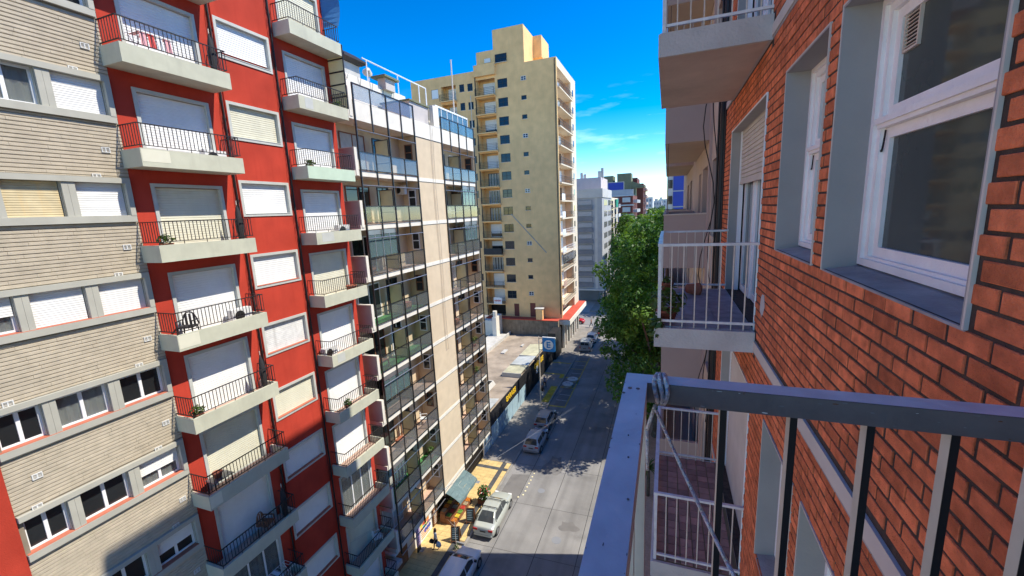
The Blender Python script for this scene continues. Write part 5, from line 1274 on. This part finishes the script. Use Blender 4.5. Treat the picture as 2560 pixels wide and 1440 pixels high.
# planter box with flowers
pl = thing('planter', 'wooden planter box with a bushy flowering plant near the saloon', 'planter', (-13.3, 26.95, .134))
q = MB(); q.box(-13.75, -12.95, 26.65, 27.2, .14, .55); q.box(-13.79, -12.91, 26.61, 27.24, .5, .56); q.build('box', 'wood', pl)
def bush(mb, c, rx, ry, rz, n, s, rnd, m=0):
    for k in range(n):
        d = Vector((rnd.gauss(0, 1), rnd.gauss(0, 1), rnd.gauss(0, 1))).normalized()*(rnd.random()**.45); p = Vector(c)+Vector((d.x*rx, d.y*ry, d.z*rz))
        nn = (d+Vector((0, 0, .6))+Vector((rnd.gauss(0, .5), rnd.gauss(0, .5), rnd.gauss(0, .5)))).normalized(); u = nn.cross(Vector((rnd.random(), rnd.random(), -1))).normalized(); v = nn.cross(u); z = s*rnd.uniform(.6, 1.3)
        mb.quad(p-u*z, p+v*z*.45, p+u*z, p-v*z*.45, m)
rb_ = random.Random(31); q = MB(); bush(q, (-13.3, 26.95, 1.05), .62, .5, .62, 320, .14, rb_); q.build('foliage', 'leaf_plant', pl)
flat('flower_red', (.55, .06, .05)); flat('flower_white', (.8, .75, .7)); q = MB(); bush(q, (-13.3, 26.95, 1.15), .64, .52, .6, 60, .08, rb_, 0); q.build('flowers', 'flower_red', pl)
q = MB(); bush(q, (-13.35, 26.85, 1.1), .6, .5, .6, 25, .08, rb_, 0); q.build('white_flowers', 'flower_white', pl)
# young street tree, bare
yt = thing('sapling', 'thin bare sapling in the tree pit by the kerb', 'tree', (-13.25, 22.05, .12))
q = MB(); q.tube([(-13.25, 22.05, .1), (-13.27, 22.05, 1.2), (-13.24, 22.02, 2.3)], .018, 6)
for a in range(6): q.cyl((-13.25, 22.04, 1.6+a*.1), (-13.25+.45*math.cos(a*1.1), 22.04+.45*math.sin(a*1.1), 2.1+a*.1), .010, 5, .004)
q.build('trunk', 'rail_beige', yt); q = MB(); bush(q, (-13.25, 22.05, .3), .25, .25, .18, 60, .06, rb_); q.build('weeds', 'leaf_plant', yt)
# ================================================================== fruit shop
aw = thing('awning', 'faded teal canvas awning over the fruit shop', 'awning', (-15.1, 25.6, 2.6))
q = MB(); n = 12
for i in range(n):
    ya, yb = 24.15+3.0*i/n, 24.15+3.0*(i+1)/n; sg_ = lambda y: .05*math.sin((y-24.15)*5)
    prof = [(-15.06, 2.58), (-14.7, 2.46), (-14.3, 2.26), (-13.95, 2.02), (-13.90, 1.86)]
    for (x0, z0), (x1, z1) in zip(prof, prof[1:]): q.quad((x0, ya, z0+sg_(ya)*.4), (x1, ya, z1+sg_(ya)), (x1, yb, z1+sg_(yb)), (x0, yb, z0+sg_(yb)*.4))
q.build('canvas', 'awning', aw, True)
q = MB(); 
for y in (24.2, 27.1): q.bar((-15.1, y, 2.1), (-13.95, y, 2.0), .03); q.bar((-15.1, y, 2.5), (-13.95, y, 2.0), .03)
q.build('arm', 'iron', aw)
crcol = {'orange': (.70, .24, .02), 'lemon': (.80, .62, .05), 'green': (.18, .38, .05), 'red_fruit': (.55, .05, .03), 'beige_fruit': (.5, .4, .25)}
for k, v in crcol.items(): flat(k, v, .5)
idx = 0
names = ['oranges', 'lemons', 'green apples', 'tomatoes', 'potatoes']
for tier in range(3):
    for j in range(6):
        kname = list(crcol)[(j+tier*2) % 5]; x = -14.55-.42*tier; y = 24.2+j*.47; z = .30+.32*tier
        t = thing('fruit_crate', 'wooden crate of %s, %s tier, %s in the shop display' % (names[(j+tier*2) % 5], ['front', 'middle', 'back'][tier], ['first from the glass door', 'second from the glass door', 'third from the glass door', 'third from the gate', 'second from the gate', 'nearest the gate'][j]), 'crate', (x, y, z), 'fruit crates under the awning')
        q = MB(); q.box(x-.18, x+.18, y-.2, y+.2, z, z+.02); q.box(x-.2, x-.18, y-.2, y+.2, z, z+.16); q.box(x+.18, x+.2, y-.2, y+.2, z, z+.13); q.box(x-.18, x+.18, y-.22, y-.2, z, z+.15); q.box(x-.18, x+.18, y+.2, y+.22, z, z+.15); q.build('box', 'wood', t)
        q = MB()
        for a in range(4):
            for b in range(4): q.lathe([(0, -.045), (.04, -.02), (.048, .0), (.04, .028), (0, .046)], (x-.13+.087*a+rb_.uniform(-.015, .015), y-.14+.094*b, z+.11+rb_.uniform(0, .04)), 7)
        q.build('fruit', kname, t, True)
sh = thing('display_stand', 'stepped dark stand carrying the fruit crates', 'stand', (-14.9, 25.4, .13))
q = MB()
for tier in range(3): q.box(-14.78-.42*tier, -14.34-.42*tier, 23.95, 26.8, .133, .298+.32*tier)
q.build('steps', 'wood', sh)
# poster wall and boards left of the shop
pb = thing('poster_board', 'colourful fruit poster board on the white wall left of the shop', 'sign', (-15.9, 22.6, .2))
q = MB(); q.box(-15.98, -15.93, 21.75, 23.3, .15, 2.25); q.build('board', 'sign_white', pb)
flat('poster_teal', (.05, .45, .35)); flat('poster_blue', (.06, .1, .42))
for i in range(5):
    for j in range(4): q = MB(); q.box(-15.93, -15.922, 21.82+j*.29, 22.08+j*.29, 1.0+i*.24, 1.2+i*.24); q.build('poster', ['orange', 'poster_teal', 'lemon', 'red_fruit', 'orange'][(i*2+j) % 5], pb)
for i in range(4): q = MB(); q.box(-15.93, -15.922, 21.85, 22.95, .3+i*.16, .38+i*.16); q.build('text_strip', 'orange', pb)
for j in range(3): q = MB(); q.cyl((-15.93, 22.4+j*.28, .72), (-15.915, 22.4+j*.28, .72), .16, 14); q.build('badge', 'poster_blue', pb)
wbd = thing('wall_board', 'brown menu board leaning beside the fruit shop entrance', 'sign', (-15.8, 23.7, .13))
q = MB(); q.box(-15.9, -15.83, 23.42, 23.98, .2, 1.5); q.build('board', 'wood', wbd); q = MB(); [q.box(-15.83, -15.825, 23.48, 23.48+.4-.05*(i % 3), .35+i*.16, .42+i*.16) for i in range(7)]; q.build('marks', 'band_cream', wbd)
bn = thing('vertical_banner', 'narrow mauve vertical banner beside the brown shop door', 'sign', (-15.7, 21.1, .3))
flat('lilac', (.45, .34, .55)); q = MB(); q.box(-15.72, -15.66, 20.95, 21.35, .55, 2.1); q.build('banner', 'lilac', bn); q = MB(); [q.box(-15.66, -15.655, 21.06, 21.24, .8+i*.16, .9+i*.16) for i in range(7)]; q.build('marks', 'poster_blue', bn); q = MB(); q.box(-15.72, -15.66, 20.95, 21.35, .14, .55); q.build('foot', 'grid_metal', bn)
# ================================================================== balcony things
def pot(name, label, loc, r, h, leaf, tilt=0, seed=1, spread=.16, n=60, ls=.07, grp=None):
    t = local_thing(name, label, 'flower pot', loc, 0, grp); t.rotation_euler = (0, tilt, .4)
    q = MB(); q.lathe([(0, 0), (r*.68, 0), (r*.95, h*.82), (r*1.05, h*.82), (r*1.05, h), (r*.92, h), (r*.88, h*.86), (0, h*.84)], n=14); q.build('pot', 'terracotta', t, True)
    if leaf: q = MB(); bush(q, (0, 0, h+spread*.5), spread, spread, spread*.8, n, ls, random.Random(seed)); q.build('plant', 'leaf_plant', t)
    return t
pot('flower_pot', 'upright terracotta pot at the far corner of the neighbouring balcony', (.02, 6.25, FZ+.01), .085, .16, True, 0, 3, .07, 40, .03)
pot('flower_pot', 'empty terracotta pot lying tipped over on the neighbouring balcony', (.28, 6.18, FZ+.10), .09, .17, False, 1.75)
pot('flower_pot', 'terracotta pot with trailing succulents at the near railing corner', (.02, 4.72, FZ+.01), .11, .13, True, 0, 5, .2, 140, .05)
sc = thing('succulent', 'trailing succulent spilling over the neighbouring balcony edge', 'plant', (-.09, 4.5, FZ)); q = MB(); bush(q, (-.09, 4.52, FZ-.02), .09, .09, .16, 90, .045, random.Random(8)); q.build('leaves', 'leaf_plant', sc)
# clothes rack, chairs, plants on the left facades
def chair(loc, rz, label, mt='cloth_white', grp=None):
    t = local_thing('chair', label, 'chair', loc, rz, grp); q = MB(); q.box(-.23, .23, -.22, .22, .40, .44); q.build('seat', mt, t)
    q = MB(); P = [(.24*math.sin(a), .22, .44+.42*(1-abs(math.sin(a))**3)*1.0) for a in [(-.5+i/10)*math.pi for i in range(11)]]
    q.tube([(p[0], p[1], p[2]) for p in P], .022, 6); [q.box(x-.02, x+.02, .2, .24, .44, .80) for x in (-.12, 0, .12)]; q.build('backrest', mt, t)
    for x in (-.2, .2):
        for y in (-.19, .19): q = MB(); q.cyl((x, y, .40), (x*1.15, y*1.15, 0), .02, 6); q.build('leg', mt, t)
        q = MB(); q.bar((x*1.1, -.2, .62), (x*1.1, .22, .62), .04, .03); q.bar((x*1.1, -.2, .42), (x*1.1, -.2, .62), .03); q.build('armrest', mt, t)
    return t
chair((LX+.45, 16.2, levels[9]-.30), 2.6, 'white plastic armchair on a shaded balcony of the red building')
for j, (y, i) in enumerate(((23.2, 6), (29.3, 1), (30.2, 1))): chair((-15.75, y, ct[i]+.014), 2.0+j, ['white plastic chair on a green turf balcony of the cream building', 'left white chair on an upper right balcony of the cream building', 'right white chair on an upper right balcony of the cream building'][j])
def rack(loc, rz, label, cloth):
    t = local_thing('clothes_rack', label, 'clothes rack', loc, rz); q = MB()
    for x in (-.28, .28): q.bar((x, -.5, .8), (x, .5, .8), .015)
    for i in range(9): q.bar((-.28, -.5+i*.125, .8), (.28, -.5+i*.125, .8), .008)
    for y in (-.4, .4): q.bar((-.28, y, 0), (.28, y, .8), .015); q.bar((.28, y, 0), (-.28, y, .8), .015)
    q.build('frame', 'pvc', t)
    for i, c in enumerate(cloth):
        q = MB(); y = -.42+i*.22; [q.quad((x0, y, .81), (x1, y, .81), (x1, y+.16, .815), (x0, y+.16, .815)) for x0, x1 in ((-.25, .25),)]; q.quad((.25, y, .81), (.25, y+.16, .815), (.29, y+.17, .40), (.29, y-.01, .42)); q.build('laundry', c, t)
flat('pink_cloth', (.75, .38, .40), .9)
rack((LX+.48, 9.2, levels[1]-.30), 0, 'clothes rack with pink and red laundry on the top left balcony', ['pink_cloth', 'flower_red', 'cloth_white', 'pink_cloth'])
rack((LX+.48, 10.4, levels[8]-.30), 0, 'clothes rack on a shaded lower left balcony', ['pink_cloth', 'cloth_white'])
mtb = thing('folding_table', 'small low table with a red pot on a left balcony', 'table', (LX+.45, 8.9, levels[6]-.3)); z = levels[6]-.3; q = MB(); q.box(LX+.2, LX+.7, 8.5, 9.2, z+.50, z+.53); q.build('top', 'grid_light', mtb)
for x in (.25, .65):
    for y in (8.55, 9.15): q = MB(); q.bar((LX+x, y, z), (LX+x, y, z+.5), .025); q.build('leg', 'iron', mtb)
pot('flower_pot', 'red pot standing on the low balcony table', (LX+.45, 8.8, levels[6]+.24), .16, .2, False)
def acunit(loc, label, ax='Y'):
    t = local_thing('air_conditioner', label, 'air conditioner', loc, 0 if ax == 'Y' else math.pi/2); q = MB(); q.box(-.4, .4, -.14, .14, 0, .55); q.build('case', 'ac_white', t); q = MB(); q.cyl((-.1, -.142, .28), (-.1, -.15, .28), .21, 18); q.build('fan_grille', 'grid_metal', t)
acunit((-16.2, 23.55, ct[1]+1.75), 'white air conditioner hung under a ceiling in the cream building')
r9 = random.Random(77)
for n_, (x, y, z, s, lb) in enumerate(((-15.6, 18.95, ct[1], .3, 'potted plant behind glass on an upper left cream balcony'), (-15.7, 21.6, ct[5], .42, 'bushy potted plant in the middle of the cream building'), (-15.6, 23.5, ct[7], .3, 'small palm pot on a low green turf balcony'), (-15.7, 31.9, ct[6], .35, 'yellowish plant on a right balcony above the gate'), (-15.8, 32.0, ct[5], .35, 'leafy plant on a right balcony with pink floor'))):
    t = thing('potted_plant', lb, 'plant', (x, y, z+.013)); q = MB(); q.lathe([(0, 0), (.13, 0), (.18, .25), (.16, .25), (0, .22)], (x, y, z+.013), 12); q.build('pot', 'terracotta', t, True); q = MB(); bush(q, (x, y, z+.3+s), s, s, s, 110, .10, r9); q.build('foliage', 'leaf_plant', t)
bt = thing('bench_table', 'small wooden table on a green turf balcony', 'table', (-15.7, 19.3, ct[4])); z = ct[4]+.013; q = MB(); q.box(-16.1, -15.4, 18.9, 19.7, z+.42, z+.47); q.build('top', 'wood', bt)
for x in (-16.05, -15.45):
    for y in (18.95, 19.65): q = MB(); q.box(x-.03, x+.03, y-.03, y+.03, z, z+.42); q.build('leg', 'wood', bt)
pot('flower_pot', 'dark round basket on an upper red building balcony', (LX+.4, 16.5, levels[4]-.3), .25, .4, False)
# more lived-in things on the red building's balconies
def box_unit(loc, label, ax): 
    t = local_thing('air_conditioner', label, 'air conditioner', loc, ax); q = MB(); q.box(-.38, .38, -.14, .14, 0, .5); q.build('case', 'ac_white', t); q = MB(); q.cyl((-.1, -.142, .25), (-.1, -.152, .25), .19, 18); q.build('fan_grille', 'grid_metal', t)
    q = MB(); [q.box(x-.02, x+.02, -.14, .2, -.04, -.002) for x in (-.3, .3)]; q.build('bracket', 'iron', t)
for (y, i, lb) in ((10.85, 2, 'air conditioner at the right end of the upper left balcony'), (10.85, 4, 'air conditioner at the right end of a middle left balcony'), (14.85, 5, 'air conditioner at the left end of a middle right balcony'), (16.65, 3, 'air conditioner at the right end of an upper right balcony')): box_unit((LX+.22, y-.12, levels[i]-.24), lb, math.pi/2)
flat('bag_dark', (.03, .028, .03), .8)
for (y, i, lb) in ((10.98, 1, 'dark folded parasol at the end of the top left balcony'), (10.98, 3, 'dark folded parasol at the end of the third left balcony'), (10.95, 5, 'dark folded parasol at the end of the fourth left balcony'), (10.95, 7, 'dark folded parasol at the end of a shaded left balcony')):
    t = thing('folded_parasol', lb, 'parasol', (LX+.6, y, levels[i]-.3)); q = MB(); z_ = levels[i]-.3; q.lathe([(.03, 0), (.10, .35), (.13, .8), (.08, 1.25), (.02, 1.5)], (LX+.62, y, z_), 10); q.build('cloth', 'bag_dark', t, True); q = MB(); q.cyl((LX+.62, y, z_), (LX+.62, y, z_+1.65), .015, 6); q.build('pole', 'rail_beige', t)
for (y, i, r_, lb) in ((14.6, 2, .16, 'potted plant on the mint green balcony'), (16.7, 1, .15, 'potted plant on the top right red balcony'), (8.5, 3, .18, 'potted plant on the third left balcony'), (15.1, 6, .17, 'potted plant on a lower right balcony'), (8.45, 5, .17, 'potted plant on the fourth left balcony')): pot('flower_pot', lb, (LX+.62, y, levels[i]-.30), r_, .34, True, 0, int(y*7), .24, 90, .07)
chair((LX+.45, 8.75, levels[4]-.30), .6, 'dark folding chair on a middle left balcony', 'bag_dark'); chair((LX+.45, 10.2, levels[7]-.30), 1.9, 'wooden chair on a shaded left balcony', 'wood')
for (x, y, i, w_, lb) in ((-15.8, 19.4, 2, .5, 'cardboard box on the third cream balcony'), (-15.9, 22.6, 3, .6, 'wooden chest on a turf balcony of the cream building'), (-15.8, 29.0, 4, .5, 'wooden chest on a right cream balcony'), (-15.7, 20.4, 6, .6, 'wooden bench on a low cream balcony')):
    t = thing('storage_chest', lb, 'chest', (x, y, ct[i]+.013)); q = MB(); z_ = ct[i]+.014; q.box(x-w_*.35, x+w_*.35, y-w_*.5, y+w_*.5, z_, z_+.42); q.build('case', 'wood', t); q = MB(); q.box(x-w_*.38, x+w_*.38, y-w_*.53, y+w_*.53, z_+.42, z_+.46); q.build('lid', 'terracotta', t)
# ================================================================== people
def person(label, loc, rz, h=1.66, shirt='cloth_white', trousers='black', hair='hair_dark', stride=.18, longhair=False, skirt=False, bag=None, bare_legs=False, arms=(.1, -.1)):
    t = local_thing('person', label, 'person', loc, rz); k = h/1.70
    J = [(0, 0, .95), (0, 0, 1.12), (0, .01, 1.32), (0, .015, 1.44), (0, .02, 1.50), (0, .03, 1.58), (0, .035, 1.68)]
    Rr = [.135, .115, .135, .075, .05, .085, .07]; E_ = [(i, i+1) for i in range(6)]
    def add(p, r, par): J.append(p); Rr.append(r); E_.append((par, len(J)-1)); return len(J)-1
    for s in (-1, 1):
        st_ = stride*s
        a = add((s*.09, 0, .90), .105, 0); b = add((s*.095, st_*.55, .50), .066, a); c = add((s*.095, st_ if st_ > 0 else st_*1.3, .09 if st_ >= 0 else .13), .042, b); add((s*.10, (st_ if st_ > 0 else st_*1.3)+.14, .04 if st_ >= 0 else .06), .035, c)
        a = add((s*.18, .01, 1.40), .062, 2); b = add((s*.235, -.02+arms[0 if s < 0 else 1]*.3, 1.14), .043, a); c = add((s*.235, .10+arms[0 if s < 0 else 1], .93), .033, b); add((s*.23, .13+arms[0 if s < 0 else 1], .85), .036, c)
    me = bpy.data.meshes.new('body'); me.from_pydata([(x*k, y*k, z*k) for x, y, z in J], E_, []); ob = bpy.data.objects.new('body', me); COL.objects.link(ob); ob.parent = t
    md = ob.modifiers.new('skin', 'SKIN')
    for i, sv in enumerate(me.skin_vertices[0].data): sv.radius = (Rr[i]*k*(1.15 if i in (1, 2) else 1), Rr[i]*k*(.78 if i in (0, 1, 2) else 1)); sv.use_root = (i == 0)
    ob.modifiers.new('sub', 'SUBSURF').levels = 1; ob.modifiers['sub'].render_levels = 1
    dg = bpy.context.evaluated_depsgraph_get(); dg.update(); nm = bpy.data.meshes.new_from_object(ob.evaluated_get(dg)); ob.modifiers.clear(); ob.data = nm; nm.name = 'body'
    nm.materials.clear()
    for q in ('skin', shirt, trousers, 'black', hair): nm.materials.append(MATS[q])
    for p in nm.polygons:
        c = p.center/k; p.use_smooth = True
        if c.z > 1.53: p.material_index = 4 if (c.z > 1.64 or c.y < .01) else 0
        elif c.z > 1.46: p.material_index = 0
        elif c.z > .96 and abs(c.x) < .21: p.material_index = 1
        elif c.z > 1.18: p.material_index = 1
        elif c.z > .96 or (abs(c.x) > .19 and c.z > .75): p.material_index = 0
        elif c.z > (.62 if bare_legs else .12): p.material_index = 2
        elif c.z > .10 and bare_legs: p.material_index = 0
        else: p.material_index = 3
    if longhair: q = MB(); q.lathe([(0, 1.73), (.085, 1.70), (.105, 1.62), (.105, 1.53), (.09, 1.45), (.03, 1.43)], (0, -.01, 0), 12); q.v = [(x*k, y*k, z*k) for x, y, z in q.v]; q.build('hair', hair, t, True)
    if skirt: q = MB(); q.lathe([(.135, 1.0), (.165, .9), (.19, .62), (.18, .62)], (0, 0, 0), 16); q.v = [(x*k, y*k*.85, z*k) for x, y, z in q.v]; q.build('skirt', trousers, t, True)
    return t
flat('hair_dark', (.05, .02, .012), .6); flat('shirt_blue', (.16, .20, .34), .8); flat('trouser_light', (.5, .5, .52), .8); flat('jeans', (.06, .08, .13), .8); flat('shirt_pink', (.55, .30, .22), .8)
person('woman in white top and dark skirt carrying bags on the yellow pavement', (-14.6, 21.6, .134), 2.5, 1.64, 'cloth_white', 'black', 'hair_dark', .14, True, True, bare_legs=True)
hb = thing('shopping_bag', 'white plastic bag held by the woman on the pavement', 'bag', (-14.3, 21.45, .6)); q = MB(); q.loft([[(-14.3+a*s, 21.45+b*s*.5, z) for a, b in ((-1, -1), (1, -1), (1, 1), (-1, 1))] for s, z in ((.10, .55), (.17, .62), (.15, .85), (.05, 1.0))]); q.build('bag', 'cloth_white', hb, True)
hb = thing('handbag', 'black and white handbag at the woman\'s left side', 'bag', (-14.92, 21.5, .6)); q = MB(); q.loft([[(-14.9+a*s, 21.55+b*s*.5, z) for a, b in ((-1, -1), (1, -1), (1, 1), (-1, 1))] for s, z in ((.09, .62), (.16, .68), (.14, .85), (.06, .95))]); q.build('bag', 'black', hb, True)
person('person in blue shirt and dark trousers walking in the shade by the fence', (-14.5, 49.2, .134), 0, 1.75, 'shirt_blue', 'black', stride=.2)
person('person in dark top and light trousers walking in the shade near the pole', (-14.0, 46.3, .134), 0, 1.72, 'black', 'trouser_light', stride=.22)
person('man in pinkish shirt and jeans crossing the sunlit junction', (-13.4, 78.7, .134), -.9, 1.78, 'shirt_pink', 'jeans', stride=.32)
person('person in dark clothes standing on an upper right loggia of the cream building', (-15.6, 30.6, ct[2]+.014), 1.2, 1.65, 'black', 'black', stride=.05)
